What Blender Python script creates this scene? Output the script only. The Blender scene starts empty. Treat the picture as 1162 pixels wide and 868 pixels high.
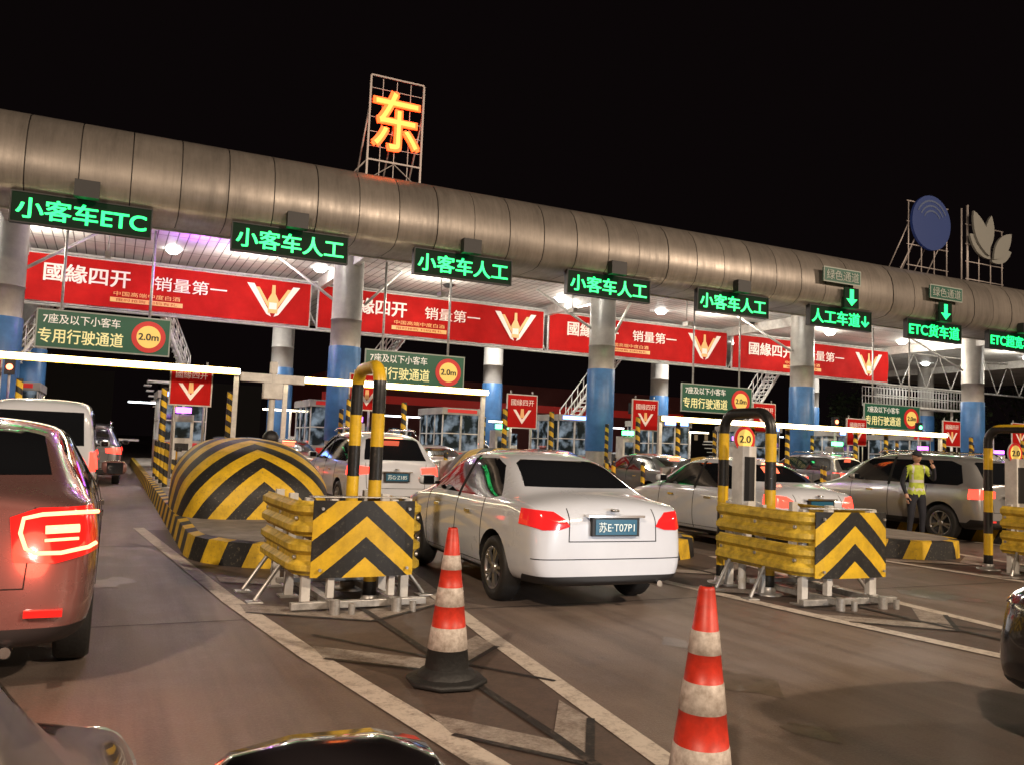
import bpy, bmesh, math, random
from mathutils import Vector, Matrix
random.seed(7)
sc=bpy.context.scene
col=sc.collection
sc.view_settings.view_transform='Standard'; sc.view_settings.look='None'; sc.view_settings.exposure=0
pi=math.pi; rad=math.radians

# ---------------------------------------------------------------- materials
def mat(name,colr=(.5,.5,.5),rough=.5,metal=0,emit=None,es=0,coat=0,noise=0,nscale=5,bump=0,bscale=40,dirt=None,dirtscale=2,spec=.5):
    m=bpy.data.materials.new(name);m.use_nodes=True
    nt=m.node_tree;N=nt.nodes;L=nt.links;b=N['Principled BSDF']
    b.inputs['Base Color'].default_value=(*colr,1);b.inputs['Roughness'].default_value=rough
    b.inputs['Metallic'].default_value=metal;b.inputs['Coat Weight'].default_value=coat;b.inputs['Coat Roughness'].default_value=.05
    b.inputs['Specular IOR Level'].default_value=spec
    if emit:
        b.inputs['Emission Color'].default_value=(*emit,1);b.inputs['Emission Strength'].default_value=es
        if es<1: m.cycles.emission_sampling='NONE'
    if noise or bump or dirt:
        tc=N.new('ShaderNodeTexCoord')
    if noise or dirt:
        n=N.new('ShaderNodeTexNoise');n.inputs['Scale'].default_value=nscale;n.inputs['Detail'].default_value=6;n.inputs['Roughness'].default_value=.65
        L.new(tc.outputs['Object'],n.inputs['Vector'])
        r=N.new('ShaderNodeValToRGB');r.color_ramp.elements[0].position=.3;r.color_ramp.elements[1].position=.7
        k=1-noise
        r.color_ramp.elements[0].color=(*( [c*k for c in colr] if not dirt else dirt),1);r.color_ramp.elements[1].color=(*[min(1,c*(1+noise*.5)) for c in colr],1)
        L.new(n.outputs['Fac'],r.inputs['Fac']);L.new(r.outputs['Color'],b.inputs['Base Color'])
        mr=N.new('ShaderNodeMapRange');mr.inputs['To Min'].default_value=min(1,rough*1.25);mr.inputs['To Max'].default_value=rough*.8
        L.new(n.outputs['Fac'],mr.inputs['Value']);L.new(mr.outputs[0],b.inputs['Roughness'])
    if bump:
        n2=N.new('ShaderNodeTexNoise');n2.inputs['Scale'].default_value=bscale;n2.inputs['Detail'].default_value=4
        L.new(tc.outputs['Object'],n2.inputs['Vector'])
        bp=N.new('ShaderNodeBump');bp.inputs['Strength'].default_value=bump;bp.inputs['Distance'].default_value=.02
        L.new(n2.outputs['Fac'],bp.inputs['Height']);L.new(bp.outputs[0],b.inputs['Normal'])
    return m
class NT:
    def __init__(s,m): s.m=m;s.N=m.node_tree.nodes;s.L=m.node_tree.links;s.b=s.N['Principled BSDF']
    def math(s,op,a,b=None,c=None):
        n=s.N.new('ShaderNodeMath');n.operation=op
        for i,v in enumerate((a,b,c)):
            if v is None: continue
            if isinstance(v,(int,float)): n.inputs[i].default_value=v
            else: s.L.new(v,n.inputs[i])
        return n.outputs[0]
    def noise(s,vec,scale,detail=5,rough=.6):
        n=s.N.new('ShaderNodeTexNoise');n.inputs['Scale'].default_value=scale;n.inputs['Detail'].default_value=detail;n.inputs['Roughness'].default_value=rough
        s.L.new(vec,n.inputs['Vector']);return n.outputs['Fac']
    def mix(s,f,a,b):
        n=s.N.new('ShaderNodeMix');n.data_type='RGBA'
        if isinstance(f,(int,float)): n.inputs[0].default_value=f
        else: s.L.new(f,n.inputs[0])
        for i,v in ((6,a),(7,b)):
            if isinstance(v,tuple): n.inputs[i].default_value=(*v,1)
            else: s.L.new(v,n.inputs[i])
        return n.outputs[2]
    def ramp(s,f,p0,p1):
        n=s.N.new('ShaderNodeMapRange');n.inputs['From Min'].default_value=p0;n.inputs['From Max'].default_value=p1
        s.L.new(f,n.inputs['Value']);return n.outputs[0]
def stripes(name,period,ax,ay,az,absx=True,yel=(.75,.48,.02),blk=(.012,.012,.012),rough=.45,duty=.5,dirty=.66,off=0):
    m=mat(name,yel,rough);t=NT(m);tc=t.N.new('ShaderNodeTexCoord');sp=t.N.new('ShaderNodeSeparateXYZ');t.L.new(tc.outputs['Object'],sp.inputs[0])
    x=t.math('ABSOLUTE',sp.outputs[0]) if absx else sp.outputs[0]
    v=t.math('ADD',t.math('ADD',t.math('MULTIPLY',x,ax),t.math('MULTIPLY',sp.outputs[1],ay)),t.math('MULTIPLY',sp.outputs[2],az))
    nz=t.noise(tc.outputs['Object'],30);v=t.math('ADD',v,t.math('MULTIPLY',nz,.012))
    fr=t.math('FRACT',t.math('DIVIDE',t.math('ADD',v,50.0+off),period))
    s=t.math('GREATER_THAN',fr,duty)
    n1=t.noise(tc.outputs['Object'],3.5,8,.7);n2=t.noise(tc.outputs['Object'],28,6,.7)
    y2=t.mix(t.ramp(n1,.35,.75),yel,tuple(c*.45 for c in yel))
    k2=t.mix(t.ramp(n2,.55,.8),blk,(.07,.065,.05))
    c=t.mix(s,y2,k2)
    c=t.mix(t.ramp(n2,dirty,dirty+.08),c,(.16,.13,.09))
    t.L.new(c,t.b.inputs['Base Color'])
    t.L.new(t.math('ADD',t.math('MULTIPLY',n1,.4),rough-.1),t.b.inputs['Roughness'])
    return m

# ---------------------------------------------------------------- builders
def link(o,parent=None):
    col.objects.link(o)
    if parent: o.parent=parent
    return o
def E(name,loc=(0,0,0),rz=0,parent=None):
    o=bpy.data.objects.new(name,None);o.location=loc;o.rotation_euler=(0,0,rz);o.empty_display_size=.2;return link(o,parent)
class MB:
    def __init__(s): s.v=[];s.f=[];s.mi=[];s.mats=[];s.sm=[]
    def m(s,mt):
        if mt not in s.mats: s.mats.append(mt)
        return s.mats.index(mt)
    def add(s,vs,fs,mt,smooth=False,M=None):
        o=len(s.v);i=s.m(mt)
        for v in vs:
            v=Vector(v); s.v.append(M@v if M else v)
        for f in fs: s.f.append([o+k for k in f]);s.mi.append(i);s.sm.append(smooth)
    def box(s,lo,hi,mt,M=None):
        x0,y0,z0=lo;x1,y1,z1=hi
        s.add([(x0,y0,z0),(x1,y0,z0),(x1,y1,z0),(x0,y1,z0),(x0,y0,z1),(x1,y0,z1),(x1,y1,z1),(x0,y1,z1)],
              [(0,3,2,1),(4,5,6,7),(0,1,5,4),(1,2,6,5),(2,3,7,6),(3,0,4,7)],mt,False,M)
    def cyl(s,a,b,r,mt,n=12,r2=None,caps=True):
        a=Vector(a);b=Vector(b);d=(b-a).normalized();u=d.orthogonal().normalized();w=d.cross(u);r2=r if r2 is None else r2
        vs=[a+(u*math.cos(2*pi*i/n)+w*math.sin(2*pi*i/n))*r for i in range(n)]+[b+(u*math.cos(2*pi*i/n)+w*math.sin(2*pi*i/n))*r2 for i in range(n)]
        s.add(vs,[(i,(i+1)%n,n+(i+1)%n,n+i) for i in range(n)],mt,True)
        if caps:
            s.add(vs[:n],[tuple(range(n-1,-1,-1))],mt);s.add(vs[n:],[tuple(range(n))],mt)
    def lathe(s,prof,mt,n=24,c=(0,0,0),axis='z',mts=None):
        vs=[];fs=[]
        for (r,h) in prof:
            for i in range(n):
                a=2*pi*i/n
                if axis=='z': vs.append((c[0]+r*math.cos(a),c[1]+r*math.sin(a),c[2]+h))
                else: vs.append((c[0]+h,c[1]+r*math.cos(a),c[2]+r*math.sin(a)))
        for j in range(len(prof)-1):
            fs=[(j*n+i,j*n+(i+1)%n,(j+1)*n+(i+1)%n,(j+1)*n+i) for i in range(n)]
            o=len(s.v) if j==0 else o
            if j==0:
                for v in vs: s.v.append(Vector(v))
            mi=s.m(mts[j] if mts else mt)
            for f in fs: s.f.append([o+k for k in f]);s.mi.append(mi);s.sm.append(True)
    def tube(s,pts,r,mt,n=8):
        pts=[Vector(p) for p in pts];rings=[];u=None
        for i,p in enumerate(pts):
            d=(pts[min(i+1,len(pts)-1)]-pts[max(i-1,0)]).normalized()
            if u is None: u=d.orthogonal().normalized()
            else: u=(u-d*u.dot(d)).normalized()
            w=d.cross(u);rings+= [p+(u*math.cos(2*pi*k/n)+w*math.sin(2*pi*k/n))*r for k in range(n)]
        s.add(rings,[(j*n+k,j*n+(k+1)%n,(j+1)*n+(k+1)%n,(j+1)*n+k) for j in range(len(pts)-1) for k in range(n)]+[tuple(range(n-1,-1,-1)),tuple((len(pts)-1)*n+k for k in range(n))],mt,True)
    def poly(s,pts,mt): s.add(pts,[tuple(range(len(pts)))],mt)
    def obj(s,name,parent=None,loc=(0,0,0),rot=(0,0,0),bevel=0,fix=True):
        me=bpy.data.meshes.new(name);me.from_pydata([tuple(v) for v in s.v],[],s.f)
        for mt in s.mats: me.materials.append(mt)
        me.polygons.foreach_set('material_index',s.mi);me.polygons.foreach_set('use_smooth',s.sm)
        if fix:
            bm=bmesh.new();bm.from_mesh(me);bmesh.ops.recalc_face_normals(bm,faces=bm.faces);bm.to_mesh(me);bm.free()
        me.update()
        o=bpy.data.objects.new(name,me);o.location=loc;o.rotation_euler=rot;link(o,parent)
        if bevel:
            b=o.modifiers.new('b','BEVEL');b.width=bevel;b.segments=2;b.limit_method='ANGLE';b.angle_limit=rad(40)
        return o
texts=[]
def text(body,w,h,mt,parent,loc,rot=(pi/2,0,0),name='lettering',bold=0,ex=.004):
    sh=[(0,0)] if bold<=0 else [(-bold,-bold*.6),(bold,bold*.6),(bold,-bold*.6),(-bold,bold*.6)]
    objs=[]
    for i,(dx,dy) in enumerate(sh):
        c=bpy.data.curves.new(name,'FONT');c.body=body;c.size=1;c.extrude=ex;c.align_x='CENTER';c.align_y='CENTER'
        c.materials.append(mt)
        o=bpy.data.objects.new(name,c);link(o,parent);o.location=loc;o.rotation_euler=rot
        objs.append(o)
    texts.append((objs,w,h,sh));return objs[0]

# ---------------------------------------------------------------- shared mats
M_black=mat('black_rubber',(.015,.015,.015),.6,bump=.2)
M_dark=mat('dark_plastic',(.012,.012,.013),.5)
M_steel=mat('galvanised',(.45,.44,.42),.42,.6,noise=.4,nscale=12)
M_whitep=mat('white_painted_metal',(.60,.59,.56),.45,noise=.3,nscale=4)
M_glass=mat('tinted_glass',(.008,.009,.011),.05,coat=.5,spec=.8)
M_chrome=mat('chrome',(.8,.8,.8),.12,1)
M_yellow=mat('yellow_paint',(.58,.40,.04),.5,noise=.55,nscale=9)
M_rim=mat('alloy',(.45,.45,.46),.3,.9)
M_red_lens=mat('red_lens',(.45,.01,.01),.12,coat=1,emit=(1,.03,.02),es=.5)
M_red_lit=mat('red_lens_lit',(.6,.02,.02),.2,emit=(1,.035,.02),es=5)
M_red_hot=mat('red_led_hot',(.8,.1,.05),.3,emit=(1,.17,.08),es=8)
M_clear=mat('clear_lens',(.35,.35,.36),.08,coat=1,spec=.8)
def headlamp():
    m=mat('headlamp_lit',(.03,.03,.033),.08,coat=1,emit=(1,.95,.85),es=2);t=NT(m);tc=t.N.new('ShaderNodeTexCoord');sp=t.N.new('ShaderNodeSeparateXYZ');t.L.new(tc.outputs['Object'],sp.inputs[0])
    x=t.math('ABSOLUTE',sp.outputs[0])
    def spot(cx,cz,r):
        dx=t.math('SUBTRACT',x,cx);dz=t.math('SUBTRACT',sp.outputs[2],cz);d=t.math('SQRT',t.math('ADD',t.math('MULTIPLY',dx,dx),t.math('MULTIPLY',dz,dz)));return t.ramp(d,r,r*.6)
    s=t.math('ADD',spot(.64,.845,.05),t.math('MULTIPLY',spot(.79,.885,.045),.7))
    t.L.new(t.math('MULTIPLY',s,9),t.b.inputs['Emission Strength']);return m
M_clear_lit=headlamp()
M_plate=mat('plate_blue',(.01,.10,.18),.35)
M_platew=mat('plate_white',(.7,.8,.8),.4,emit=(.6,.9,.9),es=.08)
M_line=mat('seam',(.006,.006,.006),.9)

# ---------------------------------------------------------------- cars
def mesh_obj(me): 
    o=bpy.data.objects.new('tmp',me);col.objects.link(o);return o
def evalmesh(o):
    bpy.context.view_layer.update();dg=bpy.context.evaluated_depsgraph_get()
    return bpy.data.meshes.new_from_object(o.evaluated_get(dg),depsgraph=dg)
def prism(poly,axis,a,b):
    n=len(poly)
    if axis=='x': vs=[(a,p[0],p[1]) for p in poly]+[(b,p[0],p[1]) for p in poly]
    else: vs=[(p[0],a,p[1]) for p in poly]+[(p[0],b,p[1]) for p in poly]
    me=bpy.data.meshes.new('pr');me.from_pydata(vs,[],[tuple(range(n)),tuple(range(n,2*n))]+[(i,(i+1)%n,n+(i+1)%n,n+i) for i in range(n)])
    bm=bmesh.new();bm.from_mesh(me);bmesh.ops.recalc_face_normals(bm,faces=bm.faces);bm.to_mesh(me);bm.free();return me
def boolean(me,cut,op):
    a=mesh_obj(me);b=mesh_obj(cut);m=a.modifiers.new('x','BOOLEAN');m.operation=op;m.object=b;m.solver='EXACT'
    try: m.material_mode='TRANSFER'
    except Exception: pass
    r=evalmesh(a);bpy.data.objects.remove(a);bpy.data.objects.remove(b);return r
def inflate(me,d):
    m=me.copy();bm=bmesh.new();bm.from_mesh(m);bm.normal_update()
    for v,nv in [(v,v.normal.copy()) for v in bm.verts]: v.co+=nv*d
    bm.to_mesh(m);bm.free();return m
def loft_body(st):
    vs=[];fs=[];n=None
    for (y,w,zb,zs,zt,wt,lean) in st:
        zm=zs+(zt-.06-zs)*.5
        h=[(0,zb),(.78*w,zb),(.965*w,zb+.07),(w,zb+(zs-zb)*.42),(.99*w,zb+(zs-zb)*.78),(.945*w,zs),((.93*w+wt)/2+.015,zm),(wt,max(zt-.055,zs+.005)),(.62*wt,zt-.005),(0,zt+.012)]
        ring=[(x,z) for x,z in h]+[(-x,z) for x,z in h[-2:0:-1]]
        n=len(ring)
        vs+=[(x,y+lean*(z-.5),z) for x,z in ring]
    k=len(st)
    for j in range(k-1):
        for i in range(n): fs.append((j*n+i,j*n+(i+1)%n,(j+1)*n+(i+1)%n,(j+1)*n+i))
    for base in (0,(k-1)*n):
        h=9
        for i in range(h):
            a,b=i,i+1
            q=[base+a,base+b,base+((n-b)%n),base+((n-a)%n)]
            q2=[];[q2.append(t) for t in q if t not in q2]
            if len(q2)>2: fs.append(tuple(q2))
    me=bpy.data.meshes.new('body');me.from_pydata(vs,[],fs)
    bm=bmesh.new();bm.from_mesh(me);bmesh.ops.recalc_face_normals(bm,faces=bm.faces)
    cl=bm.edges.layers.float.new('crease_edge')
    for e in bm.edges:
        i,j=sorted((e.verts[0].index,e.verts[1].index))
        if j-i==n and (i%n in (5,n-5)): e[cl]=.35
        if j-i==n and (i%n in (7,n-7)): e[cl]=.25
    bm.to_mesh(me);bm.free()
    o=mesh_obj(me);s=o.modifiers.new('s','SUBSURF');s.levels=2;s.render_levels=2
    r=evalmesh(o);bpy.data.objects.remove(o);return r
def sym(p): return [(-x,z) for x,z in p]
KINDS={}
def define(kind,st,L,W,H,wheels,wr,side,rear,front,tails,heads,plate,seams,rearseams,bumperdark,extras=None):
    KINDS[kind]=dict(st=st,L=L,W=W,H=H,wheels=wheels,wr=wr,side=side,rear=rear,front=front,tails=tails,heads=heads,plate=plate,seams=seams,rs=rearseams,bd=bumperdark,ex=extras or {})
define('sedan',[
 (0.02,.62,.30,.80,.86,.58,.02),(.06,.77,.27,.90,.95,.68,.07),(.17,.835,.24,.99,1.04,.69,.06),(.50,.86,.22,1.00,1.085,.68,0),(.66,.86,.22,.99,1.12,.66,0),(1.12,.86,.21,.97,1.37,.57,0),(1.45,.86,.20,.96,1.455,.57,0),(2.0,.86,.20,.95,1.485,.575,0),
 (2.55,.86,.20,.94,1.435,.565,0),(2.82,.86,.20,.94,1.30,.60,0),(3.30,.86,.22,.92,1.00,.70,0),(3.8,.85,.24,.86,.93,.70,0),(4.13,.80,.26,.74,.80,.66,-.08),(4.31,.64,.30,.62,.66,.52,-.1)],
 4.35,1.72,1.49,(.92,3.42),.315,
 [(.90,1.02),(1.26,1.31),(1.52,1.38),(2.5,1.365),(3.02,1.02),(2.87,.985),(1.1,.985)],
 [(-.60,1.125),(.60,1.125),(.50,1.34),(.42,1.38),(-.42,1.38),(-.50,1.34)],
 [(-.64,1.03),(.64,1.03),(.52,1.36),(-.52,1.36)],
 [[(.46,.80),(.50,.86),(.60,.93),(.90,.955),(.90,.82),(.72,.765),(.56,.77)]],
 [[(.42,.60),(.50,.70),(.95,.80),(.95,.66)]],
 (.33,.80),[2.02,2.10],[[(-.47,.66),(.47,.66),(.47,.668),(-.47,.668)],[(-.47,.668),(-.462,.668),(-.455,.96),(-.463,.96)],[(.47,.668),(.462,.668),(.455,.96),(.463,.96)],[(-.8,.50),(.8,.50),(.8,.508),(-.8,.508)]],.35)
define('hatch',[
 (0.03,.70,.32,.98,1.04,.66,.06),(.07,.83,.28,1.01,1.07,.70,.06),(.22,.895,.24,1.02,1.10,.72,.03),(.42,.90,.22,1.02,1.14,.69,0),(.62,.90,.22,1.01,1.20,.66,0),(1.12,.90,.21,1.0,1.40,.60,0),(1.6,.90,.20,.98,1.47,.60,0),(2.2,.90,.20,.97,1.49,.61,0),
 (2.8,.90,.20,.96,1.44,.60,0),(3.05,.90,.20,.96,1.32,.62,0),(3.6,.90,.22,.94,1.02,.72,0),(4.1,.89,.24,.88,.95,.72,0),(4.5,.84,.26,.76,.82,.68,-.08),(4.66,.68,.30,.64,.68,.54,-.1)],
 4.7,1.80,1.48,(1.0,3.7),.335,
 [(.80,1.06),(1.26,1.32),(1.6,1.39),(2.7,1.37),(3.25,1.04),(3.1,1.0),(1.1,1.01)],
 [(-.62,1.15),(.62,1.15),(.53,1.37),(.42,1.40),(-.42,1.40),(-.53,1.37)],
 [(-.66,1.05),(.66,1.05),(.54,1.37),(-.54,1.37)],
 [[(.50,.72),(.47,.95),(.60,1.0),(.97,1.01),(.97,.78),(.70,.71)]],
 [[(.42,.62),(.50,.74),(.97,.84),(.97,.68)]],
 (.35,.66),[2.18,2.2],[[(-.56,.58),(.56,.58),(.56,.586),(-.56,.586)],[(-.56,.586),(-.554,.586),(-.58,1.0),(-.586,1.0)],[(.56,.586),(.554,.586),(.58,1.0),(.586,1.0)]],.38,dict(ctail=True))
define('suv',[
 (0.03,.74,.38,1.08,1.14,.66,.07),(.07,.86,.34,1.10,1.20,.70,.10),(.20,.915,.30,1.10,1.30,.68,.08),(.34,.92,.28,1.09,1.48,.63,.04),(.52,.92,.26,1.08,1.64,.60,0),(1.1,.92,.26,1.07,1.70,.62,0),(1.8,.92,.26,1.06,1.72,.63,0),(2.4,.92,.26,1.05,1.71,.63,0),
 (2.95,.92,.26,1.05,1.64,.62,0),(3.2,.92,.26,1.05,1.50,.64,0),(3.65,.92,.28,1.04,1.14,.74,0),(4.1,.91,.3,.98,1.06,.74,0),(4.45,.87,.32,.86,.94,.70,-.08),(4.6,.72,.36,.72,.78,.56,-.1)],
 4.65,1.84,1.72,(.95,3.6),.36,
 [(.50,1.16),(.66,1.50),(.9,1.585),(2.85,1.58),(3.35,1.15),(3.2,1.11),(.6,1.11)],
 [(-.62,1.16),(.62,1.16),(.52,1.54),(.44,1.57),(-.44,1.57),(-.52,1.54)],
 [(-.68,1.15),(.68,1.15),(.54,1.58),(-.54,1.58)],
 [[(.52,.90),(.50,1.02),(.98,1.06),(.98,.86),(.7,.88)]],
 [[(.45,.76),(.52,.86),(.98,.96),(.98,.82)]],
 (.40,.84),[2.2,1.25],[[(-.58,.62),(.58,.62),(.58,.628),(-.58,.628)],[(-.58,.628),(-.572,.628),(-.6,1.1),(-.608,1.1)],[(.58,.628),(.572,.628),(.6,1.1),(.608,1.1)]],.48,dict(rack=True))
define('van',[
 (0.03,.80,.36,1.10,1.50,.70,.03),(.06,.88,.32,1.12,1.86,.74,.03),(.16,.93,.28,1.12,1.97,.74,.02),(.5,.94,.26,1.12,2.02,.76,0),(1.3,.94,.26,1.12,2.04,.77,0),(2.6,.94,.26,1.12,2.04,.77,0),
 (3.6,.94,.26,1.10,1.98,.74,0),(3.9,.94,.26,1.10,1.80,.72,0),(4.5,.93,.28,1.06,1.28,.74,0),(4.9,.9,.3,.96,1.06,.74,0),(5.1,.76,.34,.8,.86,.6,-.1)],
 5.15,1.88,2.05,(1.0,4.15),.34,
 [(.30,1.22),(.34,1.78),(3.55,1.78),(4.2,1.24),(4.1,1.18),(.34,1.18)],
 [(-.70,1.22),(.70,1.22),(.66,1.80),(-.66,1.80)],
 [(-.70,1.30),(.70,1.30),(.64,1.86),(-.64,1.86)],
 [[(.80,.78),(.80,1.12),(1.0,1.12),(1.0,.78)]],
 [[(.45,.76),(.52,.9),(.98,1.0),(.98,.82)]],
 (.44,.98),[1.4,2.8],[[(-.004,.5),(.004,.5),(.004,1.2),(-.004,1.2)]],.46)
CACHE={}
def build_kind(k):
    if k in CACHE: return CACHE[k]
    D=KINDS[k];b=loft_body(D['st']);parts={}
    i1=inflate(b,.003);i2=inflate(b,.009);L=D['L']
    parts['side_windows']=(boolean(i1.copy(),prism(D['side'],'x',-1.2,1.2),'INTERSECT'),M_glass)
    parts['rear_window']=(boolean(i1.copy(),prism(D['rear'],'y',-.2,1.55),'INTERSECT'),M_glass)
    parts['windscreen']=(boolean(i1.copy(),prism(D['front'],'y',L*.55,L*.86),'INTERSECT'),M_glass)
    for nm,ps,y0,y1,mt in (('tail_lamp',D['tails'],-.2,.34,M_red_lens),('head_lamp',D['heads'],L-.62,L+.1,M_clear)):
        for i,p in enumerate(ps):
            for s,tag in ((0,'right'),(1,'left')):
                parts[f'{nm}_{tag}']=(boolean(i2.copy(),prism(sym(p) if s else p,'y',y0,y1),'INTERSECT'),mt)
    z=D['bd'];parts['sill_trim']=(boolean(i1.copy(),prism([(-.1,.1),(L+.1,.1),(L+.1,z-.07),(.4,z-.07),(.3,z),(-.1,z)],'x',-1.2,1.2),'INTERSECT'),M_dark)
    zz=.30 if k!='suv' else .4
    parts['grille']=(boolean(i2.copy(),prism([(-.5,zz),(.5,zz),(.42,zz+.32),(-.42,zz+.32)],'y',L-.4,L+.2),'INTERSECT'),M_dark)
    seam=[]
    zs=D['st'][6][3];zb=.3
    ys=D['seams'][:1]+[D['wheels'][1]-.42,D['wheels'][0]+.33]
    for i,y in enumerate(ys): seam.append(prism([(y-.005,zb),(y+.005,zb),(y+.005,zs+.02),(y-.005,zs+.02)],'x',-1.2,1.2))
    yy=D['wheels']
    seam.append(prism([(yy[0]+.33,zb+.03),(yy[1]-.42,zb+.03),(yy[1]-.42,zb+.036),(yy[0]+.33,zb+.036)],'x',-1.2,1.2))
    yB=D['seams'][0];seam.append(prism([(yB-.03,zs-.01),(yB+.03,zs-.01),(yB+.03,D['H']-.09),(yB-.03,D['H']-.09)],'x',-1.2,1.2))
    for i,s in enumerate(seam): parts[f'door_seam_{i}']=(boolean((i1 if i<4 else inflate(b,.006)).copy(),s,'INTERSECT'),M_line)
    for i,s in enumerate(D['rs']): parts[f'boot_seam_{i}']=(boolean(i1.copy(),prism(s,'y',-.2,.5),'INTERSECT'),M_line)
    for yw in D['wheels']:
        for sx in (-1,1):
            n=28;R=D['wr']+.055
            c=prism([(yw+R*math.cos(2*pi*i/n),D['wr']+.01+R*math.sin(2*pi*i/n)) for i in range(n)],'x',sx*.52,sx*1.2)
            c.materials.append(M_black);b=boolean(b,c,'DIFFERENCE')
            for nm in ('sill_trim',): parts[nm]=(boolean(parts[nm][0],prism([(yw+R*math.cos(2*pi*i/n),D['wr']+.01+R*math.sin(2*pi*i/n)) for i in range(n)],'x',sx*.52,sx*1.2),'DIFFERENCE'),M_dark)
    for nm,(me,mt) in parts.items():
        for p in me.polygons: p.use_smooth=True
        me.set_sharp_from_angle(angle=rad(35))
        me.materials.clear();me.materials.append(mt);me.polygons.foreach_set('material_index',[0]*len(me.polygons))
    for p in b.polygons: p.use_smooth=True
    b.set_sharp_from_angle(angle=rad(40))
    CACHE[k]=(b,parts)
    return CACHE[k]
WH={}
def wheel_mesh(r):
    if r in WH: return WH[r]
    mb=MB();w=.1
    mb.lathe([(r*.64,-w),(r*.93,-w),(r*.99,-w*.75),(r,-w*.3),(r,w*.3),(r*.99,w*.75),(r*.93,w),(r*.66,w*1.02),(r*.64,w*.85)],M_black,32,axis='x')
    mb.lathe([(r*.65,w*.95),(r*.62,w*.9),(r*.60,w*.2),(0.001,w*.15)],M_dark,32,axis='x')
    mb.lathe([(r*.66,w*.9),(r*.655,w*1.0),(r*.60,w*.95),(r*.59,w*.6)],M_rim,32,axis='x')
    mb.lathe([(r*.17,w*.5),(r*.17,w*.9),(r*.12,w*.98),(.001,w*.98)],M_rim,16,axis='x')
    for i in range(5):
        for da in (-.17,.17):
            a=2*pi*i/5+.3;a1=a+da*.5;a2=a+da
            p0=Vector((w*.72,r*.12*math.cos(a1),r*.12*math.sin(a1)));p1=Vector((w*.82,r*.62*math.cos(a2),r*.62*math.sin(a2)))
            t=Vector((0,-math.sin(a),math.cos(a)))*r*.045;X=Vector((w*.16,0,0))
            mb.add([p0-t-X,p0+t-X,p1+t-X,p1-t-X,p0-t+X,p0+t+X,p1+t+X,p1-t+X],[(0,3,2,1),(4,5,6,7),(0,1,5,4),(1,2,6,5),(2,3,7,6),(3,0,4,7)],M_rim)
    o=mb.obj('w');me=o.data;bpy.data.objects.remove(o);WH[r]=me;return me
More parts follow.
